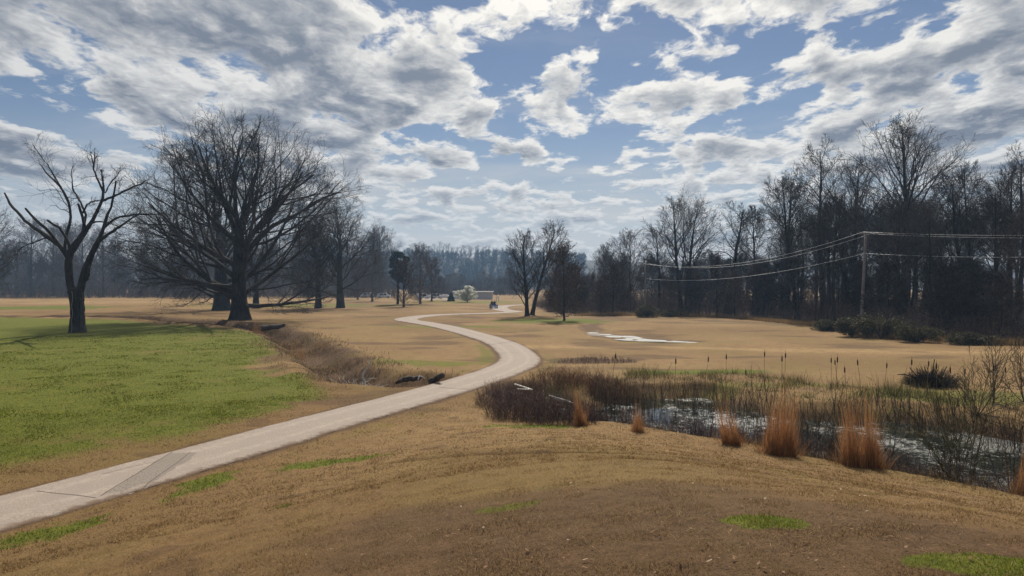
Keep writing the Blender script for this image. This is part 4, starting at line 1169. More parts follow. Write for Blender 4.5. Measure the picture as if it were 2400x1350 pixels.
# ------------------------------------------------------------------ building, cars, far small things
WHITE = mat_plain('white_paint', (0.62, 0.62, 0.60), 0.6, 0.08, 2.0)
def build_far_things():
    p = at(1108, 225); gz = tz(*p)
    t = thing('long_building', 'long low pale grey windowless building at the end of the fairway', 'building', (p[0], p[1], gz - 0.1))
    pale = mat_plain('pale_siding', (0.46, 0.45, 0.46), 0.75, 0.08, 1.5); roofm = mat_plain('dark_roof', (0.035, 0.035, 0.04), 0.8, 0.2, 2)
    L, D, Hh = 12.0, 7.0, 2.35
    v, f = box(-L / 2, L / 2, 0, D, 0, Hh); link('wall', mesh_from('wall', v, [f], False), pale, t)
    v = np.array([(-L / 2 - .3, -.35, Hh), (L / 2 + .3, -.35, Hh), (L / 2 + .3, D + .35, Hh), (-L / 2 - .3, D + .35, Hh), (-L / 2 - .3, D / 2, Hh + .3), (L / 2 + .3, D / 2, Hh + .3)])
    link('roof', mesh_from('roof', v, [np.array([(0, 1, 5, 4), (2, 3, 4, 5), (0, 3, 2, 1)]), np.array([(0, 4, 3), (1, 2, 5)])], False), roofm, t)
    for k_ in range(11):
        x = -L / 2 + (k_ + 0.5) * L / 11
        v, f = box(x - 0.04, x + 0.04, -0.03, -0.003, 0, Hh - 0.02); link('batten', mesh_from('batten', v, [f], False), pale, t)
    # parked cars
    glass = mat_plain('car_glass', (0.03, 0.035, 0.04), 0.08, 0.1, 3, 0.6); tyre = mat_plain('tyre', (0.02, 0.02, 0.02), 0.9, 0.2, 5); rimm = mat_plain('rim', (0.4, 0.4, 0.4), 0.35, 0.1, 5, 0.5, 0.8)
    def car(label, px, dep, col, rz, kind):
        q = at(px, dep); c = thing('parked_car', label, 'car', (q[0], q[1], tz(*q)), rz, 'cars parked at the fairway end')
        paint = mat_plain('car_paint', col, 0.3, 0.04, 1.0, 0.5)
        L, Wd = 4.5, 1.8
        prof = {'van': [(-2.2, .35), (-2.25, .9), (-2.1, 1.75), (-1.7, 1.95), (1.0, 1.9), (1.6, 1.1), (2.2, .95), (2.25, .4)], 'sedan': [(-2.25, .35), (-2.25, .85), (-1.6, 1.0), (-1.0, 1.42), (.5, 1.45), (1.2, .98), (2.2, .85), (2.25, .4)], 'suv': [(-2.2, .4), (-2.25, 1.0), (-2.05, 1.6), (-1.6, 1.72), (.6, 1.7), (1.2, 1.15), (2.2, 1.0), (2.25, .45)]}[kind]
        n = len(prof); ins = [0.0 if z < 1.05 else 0.16 for _, z in prof]
        v = np.array([(x, -Wd / 2 + i_, z) for (x, z), i_ in zip(prof, ins)] + [(x, Wd / 2 - i_, z) for (x, z), i_ in zip(prof, ins)])
        sides = np.array([(i_, (i_ + 1) % n, (i_ + 1) % n + n, i_ + n) for i_ in range(n)])
        me = bpy.data.meshes.new('car_body'); me.from_pydata([tuple(a) for a in v], [], [tuple(int(b) for b in s_) for s_ in sides] + [tuple(range(n))[::-1], tuple(range(n, 2 * n))]); me.update()
        link('body', me, paint, c)
        z0, z1 = (1.05, 1.62) if kind != 'sedan' else (1.02, 1.36)
        for sg in (-1, 1):
            yy = sg * (Wd / 2 - 0.075)
            for x0, x1 in ((-1.45, -0.25), (-0.15, 0.75)):
                vv = np.array([(x0, yy, z0), (x1 + .25 * (x1 > 0), yy, z0), (x1, sg * (Wd / 2 - 0.145), z1), (x0 + .1, sg * (Wd / 2 - 0.145), z1)]); vv[:, 1] += sg * 0.02
                link('window', mesh_from('window', vv, [np.array([(0, 1, 2, 3)] if sg < 0 else [(3, 2, 1, 0)])], False), glass, c)
            for x0 in (-1.4, 1.4):
                aa = np.linspace(0, 2 * PI, 17)[:-1]
                ring = lambda r0, y0: np.column_stack([x0 + r0 * np.cos(aa), np.full(16, y0), 0.33 + r0 * np.sin(aa)])
                yo = sg * (Wd / 2 + 0.01); yi = sg * (Wd / 2 - 0.2)
                vv = np.vstack([ring(0.33, yi), ring(0.33, yo), ring(0.2, yo)]); i_ = np.arange(16); j_ = (i_ + 1) % 16
                w = link('wheel', mesh_from('wheel', vv, [np.vstack([np.column_stack([i_, j_, j_ + 16, i_ + 16]), np.column_stack([i_ + 16, j_ + 16, j_ + 32, i_ + 32])])], False), tyre, c)
                vv = np.vstack([ring(0.2, yo - sg * 0.02), [[x0, yo - sg * 0.01, 0.33]]])
                link('rim', mesh_from('rim', vv, [np.column_stack([i_, j_, np.full(16, 16)])], False), rimm, w)
        return c
    car('white van parked nearest the dark pine', 992, 235, (0.7, 0.7, 0.7), 0.1, 'van')
    car('silver car parked third from the conical shrub', 1008, 240, (0.45, 0.46, 0.48), 3.2, 'sedan')
    car('white car parked second from the conical shrub', 1024, 238, (0.72, 0.72, 0.7), 0.05, 'suv')
    car('white car parked closest to the conical shrub', 1041, 236, (0.75, 0.75, 0.75), 3.1, 'sedan')
    car('grey car half hidden behind the brownish bare tree', 900, 250, (0.5, 0.52, 0.55), 0.1, 'suv')
    car('white car seen through the trees beyond round crowned oak', 860, 262, (0.7, 0.7, 0.7), 3.1, 'van')
    # strip of pale drive in front of the cars
    q0, q1 = at(985, 222), at(1085, 222)
    v = np.array([(q0[0], 220.5, 0.24), (q1[0], 220.5, 0.24), (q1[0], 225.0, 0.27), (q0[0] - 1, 225.0, 0.27)])
    tag(link('drive', mesh_from('drive', v, [np.array([(0, 1, 2, 3)])], False), mat_plain('drive_gravel', (0.42, 0.40, 0.38), 0.9, 0.2, 2)), 'pale drive before the parked cars', kind='structure')
    # white framed notice and tee markers
    p = at(1166, 205); t = thing('notice_board', 'tiny white two post notice frame beyond the blue cart', 'sign', (p[0], p[1], tz(*p)))
    for x in (-0.32, 0.32):
        v, f = box(x - 0.11, x + 0.11, -0.05, 0.05, -0.1, 1.15); link('post', mesh_from('post', v, [f], False), WHITE, t)
    v, f = box(-0.5, 0.5, -0.06, 0.06, 1.15, 1.4); link('beam', mesh_from('beam', v, [f], False), WHITE, t)
    for lb, px in (('small white tee marker nearer the parked cars', 1039), ('small white tee marker nearer the blossoming tree', 1045)):
        p = at(px, 198); a = np.linspace(0, 2 * PI, 9)[:-1]
        prof = [(0.10, -0.05), (0.2, 0.12), (0.22, 0.25), (0.14, 0.4), (0.02, 0.45)]
        v = np.array([(r0 * math.cos(b), r0 * math.sin(b), z) for r0, z in prof for b in a]); i_ = np.arange(8)
        f = np.vstack([np.column_stack([i_ + 8 * k_, (i_ + 1) % 8 + 8 * k_, (i_ + 1) % 8 + 8 * k_ + 8, i_ + 8 * k_ + 8]) for k_ in range(4)])
        tag(link('tee_marker', mesh_from('tee_marker', v, [f]), WHITE, None, (p[0], p[1], tz(*p))), lb, 'marker', 'white tee markers')
build_far_things()

def skin_person(label, shirt, skin, hair, trousers):
    """seated figure: one continuous skinned mesh"""
    J = dict(pelvis=(0, 0, .0), waist=(0, 0, .18), chest=(0, .02, .40), neck=(0, 0, .56), head=(0, -.02, .68), top=(0, 0, .80))
    pts, rad, ed = [], [], []
    def add(p, r_, par=None):
        pts.append(p); rad.append(r_)
        if par is not None: ed.append((par, len(pts) - 1))
        return len(pts) - 1
    pe = add(J['pelvis'], .15); wa = add(J['waist'], .14, pe); ch = add(J['chest'], .17, wa); ne = add(J['neck'], .065, ch); he = add(J['head'], .105, ne); add(J['top'], .085, he)
    for s in (-1, 1):
        sh = add((s * .19, 0, .48), .07, ch); el = add((s * .24, -.16, .24), .05, sh); wr = add((s * .13, -.38, .26), .038, el); add((s * .10, -.46, .28), .04, wr)
        hp = add((s * .10, -.04, -.02), .095, pe); kn = add((s * .13, -.42, .02), .07, hp); an = add((s * .13, -.50, -.38), .045, kn); add((s * .13, -.64, -.42), .04, an)
    me = bpy.data.meshes.new('person'); me.from_pydata(pts, ed, []); me.update()
    o = bpy.data.objects.new('person', me); COL.objects.link(o)
    md = o.modifiers.new('skin', 'SKIN'); o.modifiers.new('sub', 'SUBSURF').levels = 1
    for v_, r_ in zip(me.skin_vertices[0].data, rad): v_.radius = (r_, r_)
    me.skin_vertices[0].data[0].use_root = True
    dg = bpy.context.evaluated_depsgraph_get(); me2 = bpy.data.meshes.new_from_object(o.evaluated_get(dg)); me2.name = 'person'
    o.modifiers.clear(); o.data = me2
    m, k, out = material('person_clothes')
    x, y, z = k.sep(k.n('ShaderNodeTexCoord').outputs['Object'])
    c = k.mix(k.mr(z, 0.05, 0.07), trousers, shirt); c = k.mix(k.mr(z, 0.545, 0.56), c, skin); c = k.mix(k.mr(k.m('ADD', z, k.m('MULTIPLY', y, 0.6)), 0.70, 0.72), c, hair)
    principled(k, out, c, 0.8, 0.2); me2.materials.clear(); me2.materials.append(m)
    for p_ in me2.polygons: p_.use_smooth = True; p_.material_index = 0
    return tag(o, label, 'person')

def build_cart():
    p = at(1157, 146.0); gz = tz(*p) + 0.02
    c = thing('golf_cart', 'small blue and white open golf cart driving on the fairway', 'golf cart', (p[0], p[1], gz), 0.25)
    blue = mat_plain('cart_blue', (0.10, 0.17, 0.36), 0.3, 0.08, 2, 0.5); black = mat_plain('cart_black', (0.03, 0.03, 0.032), 0.7, 0.2, 4); tyre = mat_plain('cart_tyre', (0.02, 0.02, 0.02), 0.9, 0.2, 5); seatm = mat_plain('cart_seat', (0.6, 0.6, 0.58), 0.6, 0.1, 4)
    prof = [(-1.2, .28), (-1.25, .75), (-0.95, .86), (-0.45, .84), (-0.40, .36), (0.45, .34), (0.62, .62), (1.15, .78), (1.22, .45), (1.15, .26)]
    n = len(prof); w = 0.6
    me = bpy.data.meshes.new('cart_body'); me.from_pydata([(-w, -x, z) for x, z in prof] + [(w, -x, z) for x, z in prof], [], [(i, (i + 1) % n, (i + 1) % n + n, i + n) for i in range(n)] + [tuple(range(n))[::-1], tuple(range(n, 2 * n))]); me.update()
    link('body', me, blue, c)
    v, f = box(-0.55, 0.55, 0.02, 0.52, 0.62, 0.74); link('seat', mesh_from('seat', v, [f], False), seatm, c)
    v, f = box(-0.55, 0.55, 0.50, 0.62, 0.74, 1.15); link('backrest', mesh_from('backrest', v, [f], False), seatm, c)
    v, f = box(-0.62, 0.62, -1.28, -1.2, 0.25, 0.45); link('bumper', mesh_from('bumper', v, [f], False), WHITE, c)
    a = np.linspace(0, 2 * PI, 15)[:-1]
    P = np.column_stack([0.28 + 0.17 * np.cos(a), -0.42 + 0.1 * np.sin(a), 0.95 + 0.13 * np.sin(a)]); P = np.vstack([P, P[:1]])[None]
    v, q = tubes(P, np.full((1, 15), 0.015), 5); link('steering_wheel', mesh_from('steering_wheel', v, [q]), black, c)
    for sx in (-1, 1):
        for sy in (-0.78, 0.80):
            ring = lambda r0, x0: np.column_stack([np.full(14, x0), sy + r0 * np.cos(a), 0.23 + r0 * np.sin(a)])
            vv = np.vstack([ring(0.12, sx * 0.42), ring(0.23, sx * 0.42), ring(0.23, sx * 0.62), ring(0.13, sx * 0.63)]); i_ = np.arange(14); j_ = (i_ + 1) % 14
            f = np.vstack([np.column_stack([i_ + 14 * k_, j_ + 14 * k_, j_ + 14 * k_ + 14, i_ + 14 * k_ + 14]) for k_ in range(3)])
            wl = link('wheel', mesh_from('cart_wheel', vv, [f], False), tyre, c)
            vv = np.vstack([ring(0.13, sx * 0.625), [[sx * 0.64, sy, 0.23]]])
            link('hub', mesh_from('hub', vv, [np.column_stack([i_, j_, np.full(14, 14)])], False), WHITE, wl)
    for sx in (-0.4, 0.4):
        v, f = box(sx - 0.1, sx + 0.1, -1.21, -1.19, 0.5, 0.6); link('headlight', mesh_from('headlight', v, [f], False), WHITE, c)
    rot = 0.25
    for k_, (dx, lb) in enumerate(((-0.27, 'person in dark jacket riding in the far blue cart, nearer the oaks'), (0.27, 'person in dark jacket riding in the far blue cart, nearer the path loop'))):
        o = skin_person(lb, (0.035, 0.04, 0.055) if k_ else (0.03, 0.035, 0.04), (0.35, 0.22, 0.16), (0.03, 0.022, 0.018), (0.04, 0.045, 0.06))
        x, y = dx, 0.26
        o.location = (p[0] + x * math.cos(rot) - y * math.sin(rot), p[1] + x * math.sin(rot) + y * math.cos(rot), gz + 0.82); o.rotation_euler = (0, 0, rot)
build_cart()

# ------------------------------------------------------------------ power line
def build_power():
    wood = mat_plain('weathered_pole', (0.22, 0.19, 0.165), 0.9, 0.25, 3.0); metal = mat_plain('grey_metal', (0.25, 0.25, 0.26), 0.5, 0.15, 5, 0.4, 0.6); wire = mat_plain('bare_wire', (0.42, 0.42, 0.42), 0.35, 0.1, 5, 0.5, 0.9)
    def pole(label, x, y, H, lean, r0, arm_z, tr):
        z0 = tz(x, y)
        t = thing('utility_pole', label, 'utility pole', (x, y, z0))
        tt = np.linspace(0, 1, 6); P = np.column_stack([lean * tt, 0 * tt, -0.6 + (H + 0.6) * tt])[None]
        v, q = tubes(P, (r0 * (1 - 0.35 * tt))[None], 10)
        c = len(v); v = np.vstack([v, P[0, -1] + np.array([0, 0, 0.03])]); l = np.arange(c - 10, c)
        link('pole', mesh_from('pole', v, [q, np.stack([l, np.roll(l, -1), np.full(10, c)], 1)]), wood, t)
        for az_ in arm_z:
            lx = lean * az_ / H
            v, f = box(lx - 0.9, lx + 0.9, -r0 - 0.12, -r0 - 0.01, az_ - 0.06, az_ + 0.06); arm = link('crossarm', mesh_from('crossarm', v, [f], False), wood, t)
            for k_ in (-0.8, -0.4, 0.45, 0.8):
                a = np.linspace(0, 2 * PI, 9)[:-1]; prof = [(0.03, 0), (0.05, .03), (0.035, .07), (0.05, .10), (0.02, .15)]
                v = np.array([(lx + k_ + r_ * math.cos(b), -r0 - 0.06 + r_ * math.sin(b), az_ + 0.06 + z) for r_, z in prof for b in a]); i_ = np.arange(8)
                f = np.vstack([np.column_stack([i_ + 8 * m_, (i_ + 1) % 8 + 8 * m_, (i_ + 1) % 8 + 8 * m_ + 8, i_ + 8 * m_ + 8]) for m_ in range(4)])
                link('insulator', mesh_from('insulator', v, [f]), metal, arm)
        if tr:
            a = np.linspace(0, 2 * PI, 13)[:-1]; prof = [(0.02, 0), (0.2, 0), (0.22, .1), (0.22, .6), (0.19, .68), (0.02, .72)]
            lx = lean * tr / H - 0.42
            v = np.array([(lx + r_ * math.cos(b), -0.1 + r_ * math.sin(b), tr + z) for r_, z in prof for b in a]); i_ = np.arange(12)
            f = np.vstack([np.column_stack([i_ + 12 * m_, (i_ + 1) % 12 + 12 * m_, (i_ + 1) % 12 + 12 * m_ + 12, i_ + 12 * m_ + 12]) for m_ in range(5)])
            link('transformer', mesh_from('transformer', v, [f]), metal, t)
        return t
    a = at(2018, 84.0); b = at(1512, 128.0)
    ha, hb = zpix(543, 84.0) - tz(*a), zpix(617, 128.0) - tz(*b)
    pole('tall leaning utility pole standing before the tall trees of the wood', a[0], a[1], ha, 0.55, 0.2, [ha - 0.25], None)
    pole('shorter distant utility pole with grey transformer beside the rounded bush', b[0], b[1], hb, 0.0, 0.2, [hb - 0.25], hb - 2.4)
    far_r = at(2560, 60.0); gone = at(1486, 165.0)
    def wire_(label, p0, p1, sag):
        t = np.linspace(0, 1, 40); P = (p0[None] * (1 - t[:, None]) + p1[None] * t[:, None]); P[:, 2] -= sag * 4 * t * (1 - t)
        v, q = tubes(P[None], np.full((1, 40), 0.016), 4)
        tag(link('power_wire', mesh_from('power_wire', v, [q]), wire), label, 'wire', 'wires of the power line')
    def top(c, z, dx): return np.array((c[0] + dx, c[1] - 0.25, z))
    A = lambda dz, dx: top(a, tz(*a) + ha - dz, 0.53 + dx); Bp = lambda dz, dx: top(b, tz(*b) + hb - dz, dx)
    wire_('upper power wire sagging between the two utility poles', A(0.05, -0.4), Bp(0.05, -0.4), 1.9)
    wire_('second power wire just below the upper one between the poles', A(0.25, 0.45), Bp(0.08, 0.45), 2.0)
    za = zpix(594, 84.0); zb = zpix(653, 128.0)
    wire_('lowest telephone wire sagging between the two utility poles', np.array((a[0] + 0.3, a[1] - 0.25, za)), np.array((b[0], b[1] - 0.25, zb)), 1.35)
    E = at(2620, 66.0)
    wire_('upper wire running off to the right of the near pole', A(0.05, -0.4), np.array((E[0], E[1], zpix(548, 66))), 0.25)
    wire_('second wire running off to the right of the near pole', A(0.25, 0.45), np.array((E[0] + .8, E[1], zpix(555, 66))), 0.25)
    wire_('lowest wire running off to the right of the near pole', np.array((a[0] + 0.3, a[1] - 0.25, za)), np.array((E[0], E[1], zpix(598, 66))), 0.3)
build_power()

# ------------------------------------------------------------------ turf blades close to the camera
GRASS = mat_attr('grass_blade', 0.75, 0.5)
def turf_cols(x, y, rng):
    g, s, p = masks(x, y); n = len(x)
    dry = np.array([(0.27, 0.175, 0.078), (0.20, 0.125, 0.055), (0.34, 0.235, 0.11), (0.13, 0.082, 0.038)])[rng.integers(0, 4, n)]
    soil = np.array([(0.13, 0.08, 0.042), (0.20, 0.13, 0.07), (0.07, 0.045, 0.026)])[rng.integers(0, 3, n)]
    grn = np.array([(0.100, 0.132, 0.011), (0.130, 0.158, 0.014), (0.068, 0.090, 0.010), (0.17, 0.16, 0.03)])[rng.integers(0, 4, n)]
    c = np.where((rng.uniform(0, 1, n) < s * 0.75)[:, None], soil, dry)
    return np.where((rng.uniform(0, 1, n) < sstep(g, 0.25, 0.75))[:, None], grn * 0.86, c * np.array([0.82, 0.80, 0.77])), g, s

def on_path(x, y, w=1.26):
    d, _ = poly_dist(x, y, PATH[::3]); return d < w + 0.36 * (fbm(x, y, 0.7, 3, 5) - 0.5) + 0.4 * sstep(y, 60, 125)

def build_turf():
    r_ = np.random.default_rng(77)
    def ring(n, d0, d1, a0=-37, a1=37, pw=1.0):
        d = d0 * (d1 / d0) ** r_.uniform(0, 1, n) ** pw; a = np.radians(r_.uniform(a0, a1, n))
        return d * np.sin(a), d * np.cos(a), d
    out = []
    for n, d0, d1, h0, w0 in [(360000, 3.2, 15.0, 0.027, 0.0062), (190000, 13, 34, 0.035, 0.013)]:
        x, y, d = ring(n, d0, d1)
        m = ~on_path(x, y) & (poly_sd(x, y, POND) > 0.2); x, y, d = x[m], y[m], d[m]
        c, g, s = turf_cols(x, y, r_)
        k_ = fbm(x, y, 0.35, 2, 19); h = h0 * r_.uniform(0.4, 1.5, len(x)) * (0.65 + 0.6 * g + 0.7 * sstep(k_, 0.35, 0.8)) * (1 - 0.3 * s)
        w = w0 * (0.7 + 0.05 * d)
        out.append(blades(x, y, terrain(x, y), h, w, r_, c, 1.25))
    # longer matted straws lying over the turf
    x, y, d = ring(34000, 3.2, 16); m = ~on_path(x, y, 1.5) & (fbm(x, y, 0.9, 3, 141) > 0.47); x, y = x[m], y[m]; n_ = len(x)
    c = np.array([(0.40, 0.29, 0.15), (0.30, 0.20, 0.10), (0.16, 0.10, 0.05), (0.10, 0.065, 0.035)])[r_.integers(0, 4, n_)]
    out.append(blades(x, y, terrain(x, y) + 0.008, r_.uniform(0.015, 0.035, n_), 0.006, r_, c, 2.6))
    v = np.vstack([o[0] for o in out]); c = np.vstack([o[2] for o in out])
    tag(link('turf_grass', mesh_from('turf_grass', v, [np.arange(len(v)).reshape(-1, 3)], False, c), GRASS), 'short dormant turf on the tee and the slope', kind='stuff')
    # rougher green lawn on the left, tuft by tuft
    n = 190000
    x, y, d = ring(n, 17, 82, -37, 3, 0.8)
    sd = poly_sd(x, y, LAWN); m = (sd < 4.5) & ~on_path(x, y, 1.6); x, y, d, sd = x[m], y[m], d[m], sd[m]
    c, g, s = turf_cols(x, y, r_)
    tuf = fbm(x, y, 1.4, 3, 91)
    h = 0.034 * r_.uniform(0.4, 1.4, len(x)) * (0.6 + 1.1 * sstep(tuf, 0.4, 0.8)) * (0.45 + g)
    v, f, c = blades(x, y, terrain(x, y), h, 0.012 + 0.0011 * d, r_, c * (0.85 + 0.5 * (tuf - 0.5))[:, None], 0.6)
    tag(link('lawn_grass', mesh_from('lawn_grass', v, [f], False, c), GRASS), 'rough green grass of the lawn beside the path', kind='stuff')
    # ditch and path margins: straw coloured weeds
    n = 26000
    t = r_.integers(0, len(DITCH), n); p = DITCH[t] + r_.normal(0, 1.7, (n, 2))
    m = ~on_path(p[:, 0], p[:, 1], 1.5) & (p[:, 1] < 100); p = p[m]; x, y = p[:, 0], p[:, 1]
    cols = np.array([(0.20, 0.12, 0.06), (0.14, 0.085, 0.05), (0.26, 0.17, 0.085), (0.10, 0.10, 0.03), (0.09, 0.055, 0.04)])
    k_ = fbm(x, y, 2.0, 3, 15)
    v, f, c = blades(x, y, terrain(x, y, False), r_.uniform(0.04, 0.2, len(x)) * (0.4 + 1.3 * sstep(k_, 0.35, 0.7)), 0.022 + 0.0004 * y, r_, cols[r_.integers(0, 5, len(x))], 0.7)
    tag(link('ditch_weeds', mesh_from('ditch_weeds', v, [f], False, c), STRAW), 'dead brown weeds lining the ditch', kind='stuff')
    # fallen leaves on the tee
    n = 1000
    x, y, d = ring(n, 3.0, 22); m = ~on_path(x, y); x, y = x[m], y[m]; n = len(x)
    z = terrain(x, y) + 0.022
    a = r_.uniform(0, 6.28, n); s = r_.uniform(0.008, 0.022, n); tl = r_.normal(0, 0.35, (n, 2))
    q = np.array([(-1, -0.35), (0.2, -0.5), (1, 0), (0.2, 0.5), (-1, 0.35)])
    V = np.zeros((n, 5, 3))
    for k_ in range(5):
        u, w = q[k_]; xx = u * np.cos(a) - w * np.sin(a); yy = u * np.sin(a) + w * np.cos(a)
        V[:, k_] = np.column_stack([x + s * xx, y + s * yy, z + s * (tl[:, 0] * u + tl[:, 1] * w) + s * 0.2 * abs(u)])
    i = np.arange(n)[:, None] * 5
    f = np.concatenate([i + [0, 1, 2], i + [0, 2, 3], i + [0, 3, 4]])
    col = np.array([(0.50, 0.38, 0.25), (0.30, 0.18, 0.10), (0.14, 0.08, 0.05), (0.62, 0.52, 0.38)])[r_.choice(4, n, p=[0.12, 0.40, 0.45, 0.03])]
    tag(link('fallen_leaves', mesh_from('fallen_leaves', V.reshape(-1, 3), [f], False, np.repeat(col, 5, 0)), STRAW), 'dry leaves and bits scattered on the tee turf', kind='stuff')
build_turf()

# ------------------------------------------------------------------ pond side growth
def shore(n, rng, x_lo=-2, x_hi=26, y_lo=14, y_hi=48):
    return rng.uniform(x_lo, x_hi, n), rng.uniform(y_lo, y_hi, n)

def near_side(x, y):
    """which shore of the pond a spot belongs to: True for the tee side"""
    mid = np.interp(x, [0, 4, 8, 12, 16, 20], [30.5, 29.5, 26.5, 23.8, 21.5, 19.0])
    return y < mid

TWIG_BRAMBLE = mat_attr('bramble_twig', 0.8, 0.0)
def tinted_sticks(x, y, rng, h, rad, cols, spread, kids, klen=(0.15, 0.45), z=None):
    n = len(x); z = terrain(x, y, False) if z is None else z
    K = 4; tt = np.linspace(0, 1, K); lean = rng.normal(0, spread, (n, 2)) * h[:, None]
    P = np.stack([x[:, None] + lean[:, :1] * tt ** 1.4, y[:, None] + lean[:, 1:] * tt ** 1.4, z[:, None] - 0.04 + h[:, None] * tt], -1) + rng.normal(0, 0.035, (n, K, 3)) * h[:, None, None] * tt[None, :, None]
    R = rad * rng.uniform(0.6, 1.4, n)[:, None] * (1 - 0.65 * tt)[None]
    col = np.asarray(cols)[rng.integers(0, len(cols), n)] * rng.uniform(0.6, 1.35, (n, 1))
    parts = [tubes(P, R, 2)]; tints = [np.repeat(col, K * 2, 0)]
    if kids:
        j = np.repeat(np.arange(n), kids); t = rng.uniform(0.25, 0.98, n * kids); f = t * (K - 1); i0 = np.clip(f.astype(int), 0, K - 2); fr = (f - i0)[:, None]
        p0 = P[j, i0] * (1 - fr) + P[j, i0 + 1] * fr
        d = unit(rng.normal(0, 1, (n * kids, 3)) + np.array([0, 0, 0.7]))
        l = h[j] * rng.uniform(klen[0], klen[1], n * kids); p1 = p0 + d * (l * 0.5)[:, None]; p2 = p1 + unit(d + rng.normal(0, 0.4, d.shape)) * (l * 0.5)[:, None]
        rr = R[j, 2]; parts.append(tubes(np.stack([p0, p1, p2], 1), np.column_stack([rr, rr * 0.8, rr * 0.4]), 2)); tints.append(np.repeat(col[j] * rng.uniform(0.8, 1.3, (n * kids, 1)), 6, 0))
    v, f = join(parts)
    return v, f, np.vstack(tints)

BRAMBLE = [(0.085, 0.050, 0.045), (0.11, 0.068, 0.055), (0.06, 0.042, 0.036), (0.15, 0.10, 0.075), (0.095, 0.048, 0.05)]
def build_pond_growth():
    r_ = np.random.default_rng(123)
    # bramble along the tee-side shore
    x, y = shore(260000, r_); sd = poly_sd(x, y, POND); ns = near_side(x, y)
    m = (sd > -0.9) & (sd < 0.9) & ns & (r_.uniform(0, 1, len(x)) < 0.62) & (fbm(x, y, 1.2, 2, 5) > 0.36); x, y = x[m][:6500], y[m][:6500]
    v, f, c = tinted_sticks(x, y, r_, r_.uniform(0.3, 1.0, len(x)), 0.006, BRAMBLE, 0.25, 4)
    tag(link('shore_brambles', mesh_from('shore_brambles', v, f, False, c), TWIG_BRAMBLE), 'purplish bramble canes along the tee side of the pond', kind='stuff')
    x, y = shore(200000, r_); sd = poly_sd(x, y, POND); m = (sd > 0.2) & (sd < 1.5) & near_side(x, y) & (fbm(x, y, 1.5, 2, 25) > 0.42); x, y = x[m][:9000], y[m][:9000]
    cols = np.array([(0.24, 0.15, 0.07), (0.17, 0.105, 0.055), (0.11, 0.075, 0.045), (0.10, 0.095, 0.03)])
    v, f, c = blades(x, y, terrain(x, y, False), r_.uniform(0.08, 0.5, len(x)) * (0.3 + fbm(x, y, 0.8, 2, 29)), 0.012, r_, cols[r_.integers(0, 4, len(x))], 0.7)
    tag(link('shore_grass', mesh_from('shore_grass', v, [f], False, c), STRAW), 'ragged tawny grass along the tee side of the pond', kind='stuff')
    # rank grass and weeds of the far shore
    x, y = shore(120000, r_); sd = poly_sd(x, y, POND); ns = near_side(x, y)
    w = np.where(x < 6, 3.4, 5.2)
    m = (sd > -0.4) & (sd < w + 2.0 * (fbm(x, y, 2.5, 2, 8) - 0.5)) & ~ns; x, y, sd = x[m][:52000], y[m][:52000], sd[m][:52000]
    k_ = fbm(x, y, 1.3, 3, 44); g = fbm(x, y, 3.5, 3, 46)
    cols = np.array([(0.085, 0.088, 0.028), (0.13, 0.10, 0.045), (0.17, 0.115, 0.055), (0.06, 0.055, 0.025), (0.10, 0.12, 0.025)])
    ci = np.where(g + r_.normal(0, 0.08, len(x)) > 0.5, r_.choice([0, 4, 3, 0], len(x)), r_.choice([1, 2, 3, 0], len(x)))
    h = r_.uniform(0.06, 0.42, len(x)) * (0.2 + 1.7 * sstep(k_, 0.38, 0.8))
    v, f, c = blades(x, y, terrain(x, y, False), h, 0.018, r_, cols[ci], 0.75)
    tag(link('marsh_grass', mesh_from('marsh_grass', v, [f], False, c), STRAW), 'rank olive and brown grass on the far pond bank', kind='stuff')
    # dead reed stalks standing in the water
    x, y = shore(160000, r_); sd = poly_sd(x, y, POND); px = 1200 + FPX * x / y
    m = (sd < 0.8) & (sd > -2.6) & (fbm(x, y, 2.4, 2, 66) > 0.47) & (px > 1380) & (~near_side(x, y) | (sd < -0.8)); x, y = x[m][:2000], y[m][:2000]
    v, f, c = tinted_sticks(x, y, r_, r_.uniform(0.5, 1.9, len(x)) * (0.6 + 0.6 * fbm(x, y, 1.5, 2, 12)), 0.010, [(0.06, 0.045, 0.035), (0.10, 0.075, 0.05), (0.14, 0.11, 0.075), (0.045, 0.035, 0.03)], 0.16, 1, (0.1, 0.35))
    tag(link('dead_reeds', mesh_from('dead_reeds', v, f, False, c), TWIG_BRAMBLE), 'thin dead reed stalks standing in the pond', kind='stuff')
build_pond_growth()

# bramble bushes round the head of the pond
def bramble(label, px, py, w, d_, h, n, seed, cols=BRAMBLE, rad=0.006, name='bramble_bush', group='brown bramble bushes at the pond head', kids=5):
    c = G(px, py, -0.1); r_ = np.random.default_rng(seed)
    a = r_.uniform(0, 6.28, n); q = np.sqrt(r_.uniform(0, 1, n)); x = c[0] + np.cos(a) * q * w; y = c[1] + np.sin(a) * q * d_
    hh = h * (1.05 - 0.6 * q ** 2) * r_.uniform(0.5, 1.15, n)
    v, f, cc = tinted_sticks(x, y, r_, hh, rad, cols, 0.28, kids)
    z0 = tz(c[0], c[1])
    o = link(name, mesh_from(name, v - np.array([c[0], c[1], z0]), f, False, cc), TWIG_BRAMBLE, None, (c[0], c[1], z0))
    return tag(o, label, 'bush', group)
RUSTY = [(0.20, 0.10, 0.05), (0.26, 0.135, 0.06), (0.15, 0.075, 0.045), (0.11, 0.06, 0.04)]
DARKB = [(0.07, 0.045, 0.042), (0.11, 0.067, 0.06), (0.15, 0.095, 0.08), (0.05, 0.035, 0.034), (0.22, 0.16, 0.12)]
